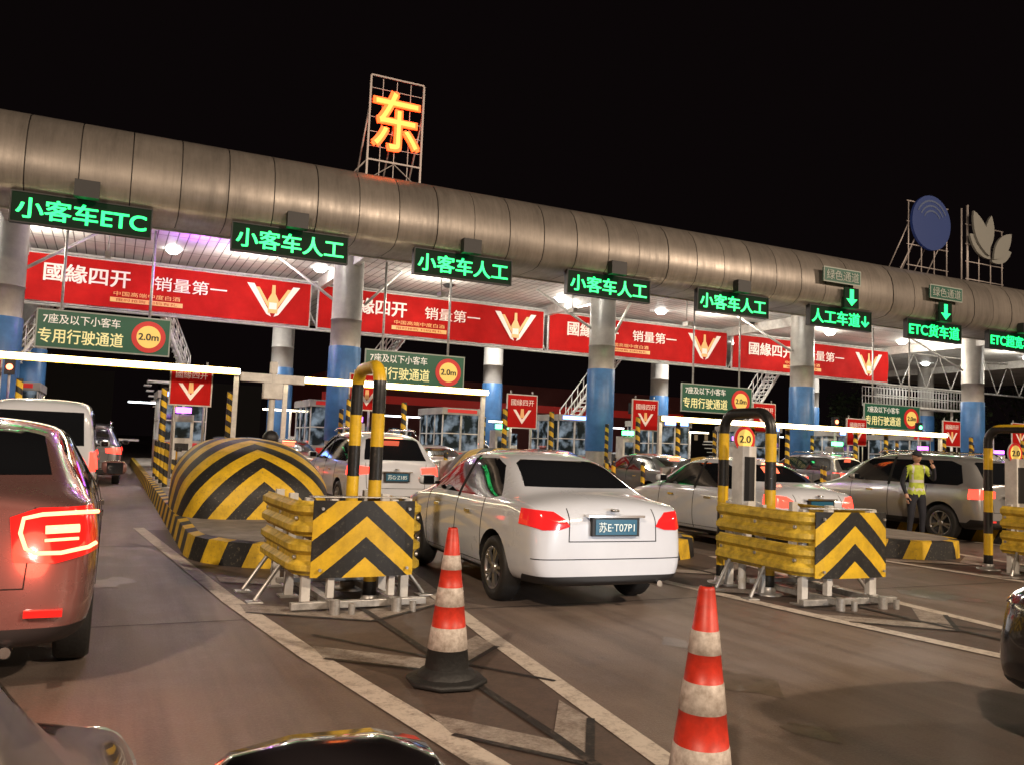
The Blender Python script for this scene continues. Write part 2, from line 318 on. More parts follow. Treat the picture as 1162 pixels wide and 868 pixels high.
def car(kind,name,paint,loc,rz=0,tail=None,ptxt=None,head=None,hot=False,plate=True,mir=(0,0),mpaint=None):
    """loc = rear bumper centre on ground"""
    D=KINDS[kind];b,parts=build_kind(kind);e=E(name,loc,rz)
    me=b.copy()
    if len(me.materials)==0: me.materials.append(paint)
    else: me.materials[0]=paint
    o=bpy.data.objects.new('body',me);link(o,e)
    for nm,(pm,mt) in parts.items():
        m2=pm
        if tail and nm.startswith('tail'): m2=pm.copy();m2.materials[0]=tail
        if head and nm.startswith('head'): m2=pm.copy();m2.materials[0]=head
        link(bpy.data.objects.new(nm,m2),e)
    r=D['wr'];W=D['W']/2
    for i,yw in enumerate(D['wheels']):
        for sx,t in ((1,'right'),(-1,'left')):
            w=bpy.data.objects.new(f'wheel_{"rear" if i==0 else "front"}_{t}',wheel_mesh(r));link(w,e);w.location=(sx*(W-.115),yw,r)
            w.rotation_euler=(random.random()*6,0,0) if sx>0 else (random.random()*6,0,pi)
    L=D['L'];mb=MB()
    ym=D['wheels'][1]-.62+mir[0];zm=D['st'][6][3]+.06+mir[1]
    for sx in (-1,1):
        n=16;secs=[(-.02,.045,.03),(.0,.058,.045),(.05,.064,.06),(.12,.062,.065),(.16,.052,.055),(.18,.03,.035)]
        vs=[]
        for (dx,hz,hy) in secs:
            for k in range(n):
                a=2*pi*k/n;c=math.cos(a);s_=math.sin(a)
                vs.append((sx*(W-.015+dx),ym+.01+hy*math.copysign(abs(c)**.7,c)+(.0),zm+.06+hz*math.copysign(abs(s_)**.7,s_)))
        mb.add(vs,[(j*n+k,j*n+(k+1)%n,(j+1)*n+(k+1)%n,(j+1)*n+k) for j in range(len(secs)-1) for k in range(n)]+[tuple(range(n)),tuple((len(secs)-1)*n+k for k in range(n))],mpaint or paint,True)
        mb.box((sx*(W+.07)-.065,ym-.062,zm+.012),(sx*(W+.07)+.065,ym-.055,zm+.108),M_glass)
        mb.box((min(sx*(W-.08),sx*(W+.02)),ym-.03,zm+.01),(max(sx*(W-.08),sx*(W+.02)),ym+.03,zm+.045),M_dark)
    mb.obj('wing_mirrors',e)
    mb=MB()
    for sx in (-1,1):
        for yh in (D['wheels'][0]+.62,D['wheels'][0]+1.62):
            zz=D['st'][6][3]-.16
            mb.box((sx*(W-.012)-.018,yh,zz),(sx*(W-.012)+.018,yh+.17,zz+.03),M_chrome)
    zb=D['plate'][1]
    if plate:
        mb.box((-.25,-.012,zb-.085),(.25,.08,zb+.085),M_dark)
        mb.box((-.22,-.018,zb-.07),(.22,-.0125,zb+.07),M_plate)
        mb.box((-.3,-.03,zb+.088),(.3,.10,zb+.11),M_chrome)
    mb.cyl((.5,-.0,.27),(.5,.2,.27),.03,M_chrome,10)
    if kind!='sedan':
        for sx in (-1,1): mb.box((sx*.66-.09,-.0,.44),(sx*.66+.09,.08,.475),M_red_lens)
    ze=zb+.17 if kind!='hatch' else zb+.26
    mb.lathe([(.001,0),(.045,0),(.05,.01),(.04,.02)],M_chrome,16,c=(0,.03,ze-.03))
    if D['ex'].get('rack'):
        for sx in (-1,1):
            mb.tube([(sx*.58,.7,1.66),(sx*.58,.85,1.75),(sx*.58,2.5,1.765),(sx*.58,2.7,1.70)],.018,M_chrome)
    mb.obj('trim',e)
    if ptxt: text(ptxt,.38,.09,M_platew,e,(0,-.024,zb),ex=.002,name='plate_text')
    if hot:
        h=MB();zt=D['rear'][3][1];h.box((-.16,D['st'][5][0]-.12 if kind!='suv' else .30,zt+.005),(.16,D['st'][5][0]+.02 if kind!='suv' else .42,zt+.028),M_red_hot);h.obj('high_brake_lamp',e)
    return e
P_white=mat('paint_pearl_white',(.58,.62,.69),.28,coat=1,noise=.06,nscale=2)
P_redlit=mat('paint_silver_redlit',(.25,.125,.115),.26,.45,coat=1,noise=.1,nscale=2)  # silver paint with reflected red light mixed into its base colour
P_silver=mat('paint_silver',(.40,.40,.40),.28,.6,coat=1)
P_grey=mat('paint_grey',(.16,.16,.17),.28,.5,coat=1)
P_black=mat('paint_black',(.008,.008,.010),.2,coat=1)
P_maroon=mat('paint_maroon',(.035,.005,.008),.18,coat=1)
P_mir=mat('mirror_shell_black',(.012,.010,.011),.15,coat=1)

c_white=car('sedan','white_sedan_car',P_white,(4.30,6.75,0),rad(-1.5),tail=mat('red_lens_dim',(.5,.01,.01),.12,coat=1,emit=(1,.03,.03),es=.5),ptxt='苏E·T07P1')
c_redlit=car('hatch','redlit_car',P_redlit,(-.96,5.35,0),0,tail=M_red_lens,hot=False)
mb=MB()
for sx in (-1,1):
    mb.tube([(sx*.885,.145,.975),(sx*.80,.085,.975),(sx*.62,.055,.965),(sx*.535,.047,.945),(sx*.525,.042,.87),(sx*.555,.039,.79),(sx*.60,.038,.765),(sx*.72,.050,.765),(sx*.85,.090,.79),(sx*.885,.12,.81)],.011,M_red_hot)
    mb.tube([(sx*.64,.050,.885),(sx*.80,.075,.892)],.022,M_red_hot);mb.tube([(sx*.64,.047,.83),(sx*.80,.072,.838)],.008,M_red_hot)
mb.obj('tail_light_guides',c_redlit);c_redlit.scale=(1.05,1.05,1.06)
car('van','white_van',P_white,(-1.1,16.6,0),0,tail=M_red_lit)
car('suv','white_suv_car',P_white,(5.0,15.6,0),0,tail=M_red_lit,hot=True,ptxt='苏G·Z185')
car('hatch','dark_car',P_grey,(4.3,21.8,0),0,tail=M_red_hot,hot=True)
car('sedan','white_sedan_car',P_white,(9.75,9.6,0),0,tail=M_red_lit,hot=True)
car('suv','grey_suv_car',P_silver,(15.75,10.6,0),0,tail=M_red_lit)
car('suv','black_car',P_black,(5.10,-1.50,0),0,head=M_clear_lit,plate=False)
car('suv','maroon_car',P_maroon,(-.80,-2.40,0),0,plate=False,mir=(.12,.01),mpaint=P_mir)
more=[('hatch',P_grey,9.9,17.0,1),('sedan',P_silver,9.6,24.5,0),('hatch',P_grey,14.4,18.6,1),('sedan',P_silver,14.4,25,0),('suv',P_black,19.3,13.5,1),('sedan',P_white,19.6,20.5,1),('hatch',P_silver,24.6,15.5,0),
 ('suv',P_grey,24.6,22.5,1),('sedan',P_white,4.4,29,1),('suv',P_grey,-.6,26,1),('sedan',P_grey,-.4,34,1),('sedan',P_black,29.6,19,0),('hatch',P_white,29.4,26,1),('hatch',P_grey,9.6,33,1),('suv',P_white,14.6,34,1),('sedan',P_grey,4.6,37,1),('suv',P_white,34.6,22,1),('sedan',P_silver,20.5,30,1)]
for k,p,x,y,h in more: car(k,{'hatch':'queued_car','sedan':'queued_sedan_car','suv':'queued_suv_car'}[k],p,(x,y,0),rad(random.uniform(-1.5,1.5)),tail=M_red_lit if h else M_red_lens,hot=bool(h))

# ---------------------------------------------------------------- ground
def ground_mat():
    m=mat('asphalt',(.08,.07,.06),.75);t=NT(m);tc=t.N.new('ShaderNodeTexCoord');v=tc.outputs['Object']
    a=t.noise(v,.35,6,.6);b_=t.noise(v,2.2,8,.7);c=t.noise(v,60,4,.7);st=t.N.new('ShaderNodeMapping');t.L.new(v,st.inputs[0]);st.inputs['Scale'].default_value=(2.2,.12,1)
    s=t.noise(st.outputs[0],1.5,5,.6)
    cc=t.mix(t.ramp(a,.35,.65),(.145,.108,.088),(.205,.158,.13))
    cc=t.mix(t.math('MULTIPLY',t.ramp(s,.42,.66),.7),cc,(.075,.056,.048))
    cc=t.mix(t.math('MULTIPLY',t.ramp(b_,.5,.75),.45),cc,(.26,.215,.18))
    cc=t.mix(t.math('MULTIPLY',t.ramp(c,.45,.75),.35),cc,(.29,.25,.215))
    cc=t.mix(t.math('MULTIPLY',t.ramp(b_,.37,.28),.6),cc,(.042,.034,.029))
    t.L.new(cc,t.b.inputs['Base Color'])
    r=t.N.new('ShaderNodeMapRange');r.inputs['To Min'].default_value=.30;r.inputs['To Max'].default_value=.72;t.L.new(b_,r.inputs['Value']);t.L.new(r.outputs[0],t.b.inputs['Roughness'])
    bp=t.N.new('ShaderNodeBump');bp.inputs['Strength'].default_value=.5;bp.inputs['Distance'].default_value=.01;t.L.new(c,bp.inputs['Height']);t.L.new(bp.outputs[0],t.b.inputs['Normal'])
    return m
MG=ground_mat()
mb=MB();mb.poly([(-400,-400,0),(400,-400,0),(400,400,0),(-400,400,0)],MG);mb.obj('ground')
def worn(name,c,under=(.15,.115,.095),lo=.42,hi=.62,rough=.6):
    m=mat(name,c,rough);t=NT(m);tc=t.N.new('ShaderNodeTexCoord');v=tc.outputs['Object']
    n=t.noise(v,7,9,.75);n2=t.noise(v,45,5,.7)
    f=t.math('ADD',t.math('MULTIPLY',n,.6),t.math('MULTIPLY',n2,.4))
    cc=t.mix(t.ramp(f,lo,hi),c,under);t.L.new(cc,t.b.inputs['Base Color']);return m
M_paint=worn('road_paint',(.56,.50,.43),lo=.48,hi=.68)
M_patch=worn('worn_paint',(.36,.32,.28),lo=.42,hi=.6)
M_tar=worn('tar_seal',(.018,.016,.015),lo=.5,hi=.72)
M_gore=worn('gore_asphalt',(.115,.082,.066),under=(.07,.052,.044),lo=.4,hi=.6,rough=.6)
M_joint=mat('joint',(.04,.034,.03),.9)
M_crack=mat('crack',(.075,.062,.055),.9)
M_oil=worn('oil_stain',(.035,.028,.025),under=(.12,.092,.078),lo=.36,hi=.52,rough=.35)
def strip(mb,pts,w,z,mt):
    pts=[Vector((*p,0)) for p in pts]
    for a,b in zip(pts,pts[1:]):
        d=(b-a).normalized();n=Vector((-d.y,d.x,0))*w/2
        mb.poly([(a-n+Vector((0,0,z)))[:],(b-n+Vector((0,0,z)))[:],(b+n+Vector((0,0,z)))[:],(a+n+Vector((0,0,z)))[:]],mt)
e=E('lane_markings')
for i in range(-1,8):
    ox=4.9*(i) 
    g=MB();g.poly([(.62+ox,14.3,.004),(1.30+ox,6,.004),(1.75+ox,3.2,.004),(2.15+ox,.5,.004),(2.25+ox,.5,.004),(2.5+ox,3.4,.004),(2.8+ox,6.1,.004),(3.3+ox,9.6,.004),(3.3+ox,14.3,.004)],M_gore);g.obj('gore_surface',e)
    g=MB();strip(g,[(.50+ox,14.6),(1.09+ox,8.2)],.16,.008,M_paint);strip(g,[(1.09+ox,8.2),(1.36+ox,6.0),(1.72+ox,3.75),(2.25+ox,.3)],.17,.008,M_paint)
    strip(g,[(3.3+ox,10.2),(2.81+ox,6.13),(2.55+ox,3.46),(2.35+ox,.3)],.15,.008,M_paint)
    g.obj('edge_lines',e)
    g=MB()
    for y,w in ((4.2,.34),(5.9,.36),(7.6,.38),(9.2,.36)):
        xl=1.66-.165*(y-3.75) if y<8.2 else 1.09-.09*(y-8.2);xl+=.12;xr=2.55+.115*(y-3.5)-.10;xm=(xl+xr)/2+.05
        g.poly([(xl+ox,y,.0082),(xm+ox,y-.6,.0082),(xm+ox,y-.6+w,.0082),(xl+ox,y+w,.0082)],M_patch)
        g.poly([(xm+ox,y-.6,.0082),(xr+ox,y,.0082),(xr+ox,y+w,.0082),(xm+ox,y-.6+w,.0082)],M_patch)
        strip(g,[(xl+ox,y-.03),(xm+ox,y-.63),(xr+ox,y-.03)],.045,.012,M_tar)
    strip(g,[(2.14+ox,.5),(2.2+ox,4),(2.1+ox,9.8)],.06,.0125,M_tar)
    strip(g,[(1.5+ox,6.6),(2.7+ox,4.9)],.035,.013,M_tar)
    g.obj('gore_chevrons',e)
g=MB()
for y in (2.2,7.2,12.2,17.2,22.2,-3): strip(g,[(-30,y),(60,y+.3)],.016,.0035,M_joint)
g.obj('slab_joints',e)
g=MB()
for i in range(3):
    x=random.uniform(-3,12);y=random.uniform(2,12);pts=[(x,y)]
    for k in range(22): x+=random.uniform(-.10,.11);y+=random.uniform(-.02,.14);pts.append((x,y))
    strip(g,pts,.006,.0030,M_crack)
g.obj('road_cracks',e)
g=MB()
for cx,cy,R in ((-.4,4.4,.16),(3.9,4.6,.22),(4.2,5.6,.12),(8.7,6.8,.3),(.1,9.4,.2),(3.6,3.6,.1),(9.4,4.6,.2)):
    n=18;g.poly([(cx+R*(1+.35*math.sin(3*a+cx*7)+.2*math.sin(5*a+cy))*math.cos(a),cy+R*1.5*(1+.3*math.sin(2*a+cx)+.2*math.cos(5*a))*math.sin(a),.0027) for a in [2*pi*k/n for k in range(n)]],M_oil)
g.obj('oil_stains',e)

# ---------------------------------------------------------------- islands
M_kerb=stripes('kerb_stripes',.9,1.0,1.0,.6,absx=True,rough=.55,dirty=.6)
M_mound=stripes('bullnose_chevrons',.42,.72,.42,.62,rough=.5,dirty=.6)
M_panel=stripes('panel_chevrons',.36,.85,0,1.0,rough=.35,off=.1)
M_hoop=stripes('hoop_bands',.62,0,0,1.0,absx=False,rough=.3)
M_diag=stripes('post_diagonals',.30,.6,0,1.0,absx=False)
M_slab=mat('island_concrete',(.25,.22,.19),.8,noise=.4,nscale=3,bump=.3)
IX=[-2.85,2.12,7.05,12.0,16.95,21.9,27.0,32.0,37.0]
def island(x,y0):
    e=E('traffic_island',(x,y0,0));w=1.2;h=.28;L=34
    pl=[]
    for k in range(13):
        a=pi+pi*k/12; pl.append((w*math.cos(a),1.3+1.35*math.sin(a)))
    pl+=[(w,L),(-w,L)]
    mb=MB();n=len(pl)
    for i in range(n):
        a=pl[i];b_=pl[(i+1)%n]
        mb.add([(a[0],a[1],0),(b_[0],b_[1],0),(b_[0]*.97,b_[1],h),(a[0]*.97,a[1],h)],[(0,1,2,3)],M_kerb)
        mb.add([(a[0]*.97,a[1],h),(b_[0]*.97,b_[1],h),(b_[0]*.86,b_[1]+(.12 if b_[1]<2 else 0),h+.012),(a[0]*.86,a[1]+(.12 if a[1]<2 else 0),h+.012)],[(0,1,2,3)],M_kerb)
    mb.poly([(a[0]*.86,a[1]+(.12 if a[1]<2 else 0),h+.012) for a in pl],M_slab)
    mb.obj('kerb',e)
    return e
def bullnose(x,y):
    e=E('island_bullnose',(x,y,.285));mb=MB()
    st=[(0,.36,.30),(.05,.72,.50),(.25,1.0,.74),(.7,1.12,.97),(1.3,1.15,1.12),(2.0,1.16,1.19),(2.8,1.16,1.20),(3.2,1.12,1.14)]
    vs=[];n=25
    for (yy,w,h) in st:
        for k in range(n):
            a=pi*k/(n-1);c=math.cos(a);s=math.sin(a)
            vs.append((w*math.copysign(abs(c)**.62,c),yy,h*(.34*min(1,s*4)+.66*s**1.3) if s>1e-4 else 0))
    fs=[(j*n+k,j*n+k+1,(j+1)*n+k+1,(j+1)*n+k) for j in range(len(st)-1) for k in range(n-1)]
    fs+=[tuple(range(n)),tuple((len(st)-1)*n+k for k in range(n-1,-1,-1))]
    mb.add(vs,fs,M_mound,True)
    o=mb.obj('shell',e);s=o.modifiers.new('s','SUBSURF');s.levels=s.render_levels=1
    mb=MB()
    for sx in (-1,1): mb.box((sx*.9-.12,3.22,0),(sx*.9+.12,3.3,.9),M_steel)
    mb.obj('back_frame',e)
def wbeam(mb,path,z,mt,amp=.055,hw=.155):
    prof=[(-hw,0),(-hw*.88,.01),(-hw*.70,amp),(-hw*.42,amp),(-hw*.16,.006),(hw*.16,.006),(hw*.42,amp),(hw*.70,amp),(hw*.88,.01),(hw,0)]
    P=[Vector((*p,0)) for p in path];vs=[]
    for i,p in enumerate(P):
        d=(P[min(i+1,len(P)-1)]-P[max(0,i-1)]).normalized();nn=Vector((d.y,-d.x,0))
        for (zz,o) in prof: vs.append(p+nn*o+Vector((0,0,z+zz)))
    m=len(prof)
    mb.add(vs,[(j*m+k,j*m+k+1,(j+1)*m+k+1,(j+1)*m+k) for j in range(len(P)-1) for k in range(m-1)],mt,False)
def barrier(x,y,rz=0,RL=1.5):
    e=E('crash_barrier',(x,y,0),rz);mb=MB()
    path=[(-.56,RL),(-.56,RL*.6),(-.56,.3)]
    for k in range(1,8):
        a=pi+ (pi/2)*k/8; path.append((-.36+.2*math.cos(a),.3+.2*math.sin(a)))
    path+=[(-.36,.1),(.36,.1)]
    for k in range(1,8):
        a=-pi/2+(pi/2)*k/8; path.append((.36+.2*math.cos(a),.3+.2*math.sin(a)))
    path+=[(.56,.3),(.56,RL*.6),(.56,RL)]
    wbeam(mb,path,.46,M_yellow);wbeam(mb,path,.80,M_yellow)
    o=mb.obj('w_beams',e,fix=False);s=o.modifiers.new('t','SOLIDIFY');s.thickness=.006
    b=o.modifiers.new('b','BEVEL');b.width=.008;b.segments=2;b.limit_method='ANGLE';b.angle_limit=rad(25)
    mb=MB()
    n=10;vs=[];fs=[]
    for k in range(n+1):
        xx=-.47+.94*k/n;yy=-.02+.05*(abs(xx)/.47)**3
        vs+=[(xx,yy,.30),(xx,yy,.97),(xx,yy+.012,.97),(xx,yy+.012,.30)]
    for k in range(n):
        for j in range(4): fs.append((k*4+j,k*4+(j+1)%4,(k+1)*4+(j+1)%4,(k+1)*4+j))
    fs+=[(0,1,2,3),(n*4,n*4+3,n*4+2,n*4+1)]
    mb.add(vs,fs,M_panel);mb.obj('chevron_plate',e)
    mb=MB()
    for sx in (-1,1):
        for yy in (.22,.85,RL-.05):
            mb.box((sx*.46-.04,yy-.035,.02),(sx*.46+.04,yy+.035,.98),M_whitep)
            mb.box((sx*.46-.09,yy-.09,.0),(sx*.46+.09,yy+.09,.02),M_steel)
            for z in (.46,.80): mb.cyl((sx*.56,yy,z),(sx*.585,yy,z),.018,M_steel,8)
        mb.box((sx*.28-.03,.03,.12),(sx*.28+.03,.10,.98),M_whitep)
        mb.box((sx*.28-.035,-.12,.05),(sx*.28+.035,RL,.11),M_steel)
        mb.cyl((sx*.28,-.12,.0),(sx*.28,-.12,.13),.045,M_steel)
        mb.cyl((sx*.28+.14,-.16,.0),(sx*.28+.14,-.16,.1),.03,M_steel)
        for yy in (.7,1.3):
            mb.tube([(sx*.5,yy,.45),(sx*.82,yy-.1,.02)],.02,M_steel)
            mb.box((sx*.82-.07,yy-.17,0),(sx*.82+.07,yy-.03,.018),M_steel)
    mb.box((-.62,.02,.03),(.62,.09,.09),M_steel);mb.box((-.55,.95,.112),(.55,1.01,.16),M_steel)
    mb.box((-.45,.14,.983),(.45,.30,.993),M_steel)
    for sx in (-.4,.4):
        for z in (.37,.9): mb.cyl((sx,-.008,z),(sx,-.03,z),.014,M_steel,8)
    mb.obj('posts_and_feet',e,bevel=.004)
def hoop(x,y,h=2.15,D=.8):
    e=E('hoop_bollard',(x,y,0));mb=MB();r=.2
    pts=[(0,0,0)]+[(0,0,z/10*(h-r)) for z in range(1,11)]+[(0,r-r*math.cos(a),h-r+r*math.sin(a)) for a in [pi/2*k/6 for k in range(1,7)]]
    pts+=[(0,D-r+r*math.sin(a),h-r+r*math.cos(a)) for a in [pi/2*k/6 for k in range(0,7)]]+[(0,D,z/10*(h-r)) for z in range(9,-1,-1)]
    mb.tube(pts,.062,M_hoop,14);mb.obj('bent_tube',e)
    mb=MB()
    for yy in (0,D):
        mb.lathe([(.16,0),(.16,.02),(.08,.025),(.075,.09)],M_steel,16,c=(0,yy,0))
    mb.obj('base_plates',e)
M_redsign=mat('sign_red',(.55,.02,.02),.4,emit=(1,.05,.03),es=.12)
M_signyel=mat('sign_yellow',(.85,.62,.15),.4,emit=(1,.75,.2),es=.25)
def antenna(x,y,h=1.75):
    e=E('lane_sensor_post',(x,y,0));mb=MB()
    mb.cyl((0,0,0),(0,0,h),.045,M_whitep);mb.box((-.1,-.09,.9),(.1,.09,1.62),M_whitep);mb.box((-.075,-.097,1.0),(.075,-.091,1.5),M_dark)
    mb.box((-.07,-.07,.3),(.07,.07,.7),M_whitep);mb.obj('cabinet',e,bevel=.012)
    mb=MB();R=.15
    def disc(r,yy,mt): mb.add([(r*math.cos(2*pi*i/28),yy,h+.15+r*math.sin(2*pi*i/28)) for i in range(28)],[tuple(range(28))],mt)
    mb.cyl((0,0,h+.15),(0,.02,h+.15),R,M_whitep,28);disc(R,-.004,M_redsign);disc(R*.76,-.008,M_signyel);mb.obj('height_limit_disc',e)
    text('2.0',.16,.08,M_dark,e,(0,-.012,h+.15),name='disc_text')
y0s=[10.4,10.0,9.9,9.3,9.2,9.2,9.2,9.2,9.2]
for i,(x,y0) in enumerate(zip(IX,y0s)):
    island(x,y0);
    if i>0:
        bullnose(x,y0+2.9)
        yb={1:7.45,2:6.45,3:6.4}.get(i,6.3);barrier(x-(.05 if i==2 else 0),yb,rad({1:2,2:-3}.get(i,0)))
        hoop({1:2.27,2:6.65,3:11.7}.get(i,x-.3),{1:7.75,2:7.3,3:7.5}.get(i,7.4),{1:2.22,2:2.0}.get(i,2.05))
        if i>=2: antenna({2:6.62,3:11.65}.get(i,x-.35),7.7 if i==2 else 7.85,1.55)
e=E('lane_signal_post',(2.75,16.6,.28));mb=MB()
mb.cyl((0,0,0),(0,0,2.6),.06,M_whitep);mb.box((-.6,-.05,2.25),(.6,.05,2.42),M_whitep);mb.box((-.18,-.1,1.95),(.18,.1,2.25),M_whitep);mb.box((-.07,-.06,2.43),(.07,.06,2.66),M_whitep);mb.obj('mast_and_arm',e,bevel=.015)
mb=MB();mb.lathe([(.001,-.16),(.10,-.13),(.15,-.05),(.15,.05),(.10,.13),(.001,.16)],M_dark,20,c=(.0,-.12,1.2));mb.obj('round_lamp',e)

# ---------------------------------------------------------------- cones
M_corange=mat('cone_red',(.60,.035,.016),.45,noise=.35,nscale=14)
M_cwhite=mat('cone_reflective',(.62,.56,.51),.5,dirt=(.28,.23,.19),nscale=26)
def cone(x,y,rz,tilt=0,s=1):
    e=E('traffic_cone',(x,y,.012),rz);e.rotation_euler=(tilt,0,rz);mb=MB();h=.96*s
    r=lambda z:.145-(.145-.032)*(z-.06)/(h-.06)
    zs=[.06,.21,.345,.475,.59,.70,.79,h-.01]
    ms=[M_black,M_cwhite,M_corange,M_cwhite,M_corange,M_cwhite,M_corange]
    prof=[];mts=[]
    for i in range(7):
        a,b_=zs[i],zs[i+1];bumpv=.0025 if ms[i]==M_cwhite else 0
        prof+=[(r(a)+bumpv,a+.001),(r(b_)+bumpv,b_-.001)];mts+=[ms[i],ms[i]]
    prof+=[(.03,h),(.022,h+.004),(.02,h-.05)];mts+=[M_corange,M_black,M_black]
    mb.lathe(prof,None,32,mts=mts[:len(prof)-1]);mb.obj('cone_body',e)
    mb=MB();mb.lathe([(.001,0),(.255,0),(.262,.018),(.25,.034),(.185,.045),(.165,.065),(.14,.07)],M_black,8);mb.lathe([(.19,.036),(.17,.075),(.15,.085),(.135,.10)],M_black,24)
    mb.obj('rubber_base',e,bevel=.006)
cone(2.02,5.09,.3);cone(2.21,2.80,.1,.02)

# ---------------------------------------------------------------- canopy
can=E('toll_plaza_canopy')
def fascia(name,c,seed):
    m=mat(name,c,.38,.45);t=NT(m);tc=t.N.new('ShaderNodeTexCoord');v=tc.outputs['Object']
    mp=t.N.new('ShaderNodeMapping');t.L.new(v,mp.inputs[0]);mp.inputs['Scale'].default_value=(2.6,.5,.35);mp.inputs['Location'].default_value=(seed,0,0)
    n=t.noise(mp.outputs[0],1.6,7,.7);n2=t.noise(v,.7,5,.6)
    cc=t.mix(t.ramp(n,.35,.7),c,tuple(k*.6 for k in c));cc=t.mix(t.math('MULTIPLY',t.ramp(n2,.45,.7),.5),cc,tuple(k*1.3 for k in c))
    t.L.new(cc,t.b.inputs['Base Color']);t.L.new(t.math('ADD',t.math('MULTIPLY',n,.35),.22),t.b.inputs['Roughness'])
    bp=t.N.new('ShaderNodeBump');bp.inputs['Strength'].default_value=.3;bp.inputs['Distance'].default_value=.03;t.L.new(n2,bp.inputs['Height']);t.L.new(bp.outputs[0],t.b.inputs['Normal'])
    return m
M_fascia=fascia('fascia_aluminium',(.32,.285,.25),0)
M_fascia2=fascia('fascia_aluminium_b',(.285,.255,.225),5)
M_seam=mat('fascia_seam',(.05,.042,.038),.7)
def soffit_mat():
    m=mat('soffit_slats',(.6,.6,.58),.5);t=NT(m);tc=t.N.new('ShaderNodeTexCoord');sp=t.N.new('ShaderNodeSeparateXYZ');t.L.new(tc.outputs['Object'],sp.inputs[0])
    f=t.math('FRACT',t.math('MULTIPLY',sp.outputs[0],3.3));g=t.math('LESS_THAN',f,.12)
    f2=t.math('FRACT',t.math('MULTIPLY',sp.outputs[1],.42));g2=t.math('LESS_THAN',f2,.02)
    n=t.noise(tc.outputs['Object'],1.1,5);c=t.mix(t.ramp(n,.3,.7),(.42,.42,.41),(.62,.62,.6))
    c=t.mix(t.math('MAXIMUM',g,g2),c,(.07,.07,.07));t.L.new(c,t.b.inputs['Base Color']);return m
M_soff=soffit_mat()
X0,X1=-14,62
PR=[(24.9,7.1),(23.75,7.1),(23.40,7.16),(23.14,7.34),(23.02,7.62),(23.0,7.95),(23.03,8.3),(23.12,8.62),(23.30,8.92),(23.58,9.17),(23.98,9.33),(24.5,9.40),(25.3,9.42)]
mb=MB();x=X0;pw=1.17
while x<X1:
    g=.014;j=random.uniform(-.012,.012);vs=[(xx,p[0]+j,p[1]+j*.3) for xx in (x+g,x+pw-g) for p in PR];n=len(PR)
    mb.add(vs,[(k,k+1,n+k+1,n+k) for k in range(n-1)],random.choice([M_fascia,M_fascia2]),True)
    x+=pw
mb.obj('fascia_panels',can,fix=False)
mb=MB();vs=[(xx,p[0]+.035 if p[0]<24.9 else p[0],8.26+(p[1]-8.26)*.965) for xx in (X0,X1) for p in PR];n=len(PR)
mb.add(vs,[(k,k+1,n+k+1,n+k) for k in range(n-1)],M_seam,True);mb.obj('fascia_backing',can,fix=False)
mb=MB();mb.box((X0,24.9,7.72),(X1,45,7.80),M_soff);mb.obj('soffit',can)
mb=MB();mb.box((X0,25.35,9.25),(X1,45,9.36),M_seam);mb.box((X0,24.93,7.06),(X1,25.0,7.71),M_whitep);mb.box((X0,45.0,7.5),(X1,45.2,9.4),M_fascia)
mb.box((X0-.1,24.2,7.3),(X0,45,9.2),M_fascia);mb.obj('roof_deck',can)
M_col=mat('column_steel',(.42,.40,.37),.4,.3,noise=.3,nscale=1.2)
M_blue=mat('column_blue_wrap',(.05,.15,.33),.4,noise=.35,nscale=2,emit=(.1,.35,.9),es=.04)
for yy,r,X in ((27.9,.5,[-3.0,6.9,16.9,27.1,38.2,48.4]),(38.4,.48,[-3.0,6.7,17,27,38,48])):
    for k,x in enumerate(X):
        mb=MB();mb.lathe([(r,0),(r,1.2)],M_col,28,c=(x,yy,.28));mb.lathe([(r+.012,1.2),(r+.03,1.22),(r+.03,4.3),(r+.012,4.32)],M_blue,28,c=(x,yy,.28))
        mb.lathe([(r,4.32),(r,5.2),(r+.015,5.2),(r+.015,5.24),(r,5.24),(r,7.43)],M_col,28,c=(x,yy,.28));mb.obj('column',can)
mb=MB()
for z in (7.55,5.7): mb.tube([(X0,32.75,z),(X1,32.75,z)],.05,M_whitep,6)
for x in range(-13,60,2):
    mb.tube([(x,32.75,5.7),(x+1,32.75,7.55),(x+2,32.75,5.7)],.03,M_whitep,5)
for x in [-3,7,17,27,38,48]:
    mb.tube([(x+.5,27.9,6.1),(x+2.2,29.5,7.7)],.05,M_whitep,6);mb.tube([(x-.5,27.9,6.1),(x-2.2,29.5,7.7)],.05,M_whitep,6)
    mb.box((x-.1,25.02,7.3),(x+.1,44.98,7.715),M_whitep)
mb.obj('trusswork',can)
M_lamp=mat('downlight',(1,1,1),.5,emit=(1,.97,.9),es=30)
mb=MB()
for i,x in enumerate(range(-6,52,5)):
    for j,y in enumerate((26.8,30.6,36.5)):
        xx=x+1.6+(.9 if j==1 else 0);on=(i+j)%3!=1 or j==0
        mb.lathe([(.001,-.09),(.14,-.08),(.20,-.02),(.24,.02)],M_lamp if on else M_dark,14,c=(xx,y,7.65))
mb.obj('downlights',can)
def light(kind,name,loc,power,colr=(1,1,1),size=.3,target=None,parent=None,spot=None,blend=.5):
    l=bpy.data.lights.new(name,kind);l.energy=power;l.color=colr
    if kind=='AREA': l.shape='DISK';l.size=size
    else: l.shadow_soft_size=size
    if spot: l.spot_size=spot;l.spot_blend=blend
    o=bpy.data.objects.new(name,l);link(o,parent);o.location=loc
    if target is not None:
        d=Vector(target)-Vector(loc);o.rotation_euler=d.to_track_quat('-Z','Y').to_euler()
    return o
for k in range(0,8):
    light('POINT','canopy_downlight',(-2.6+k*6.6,29.4,7.1),360,(1,.90,.76),.15,parent=can)
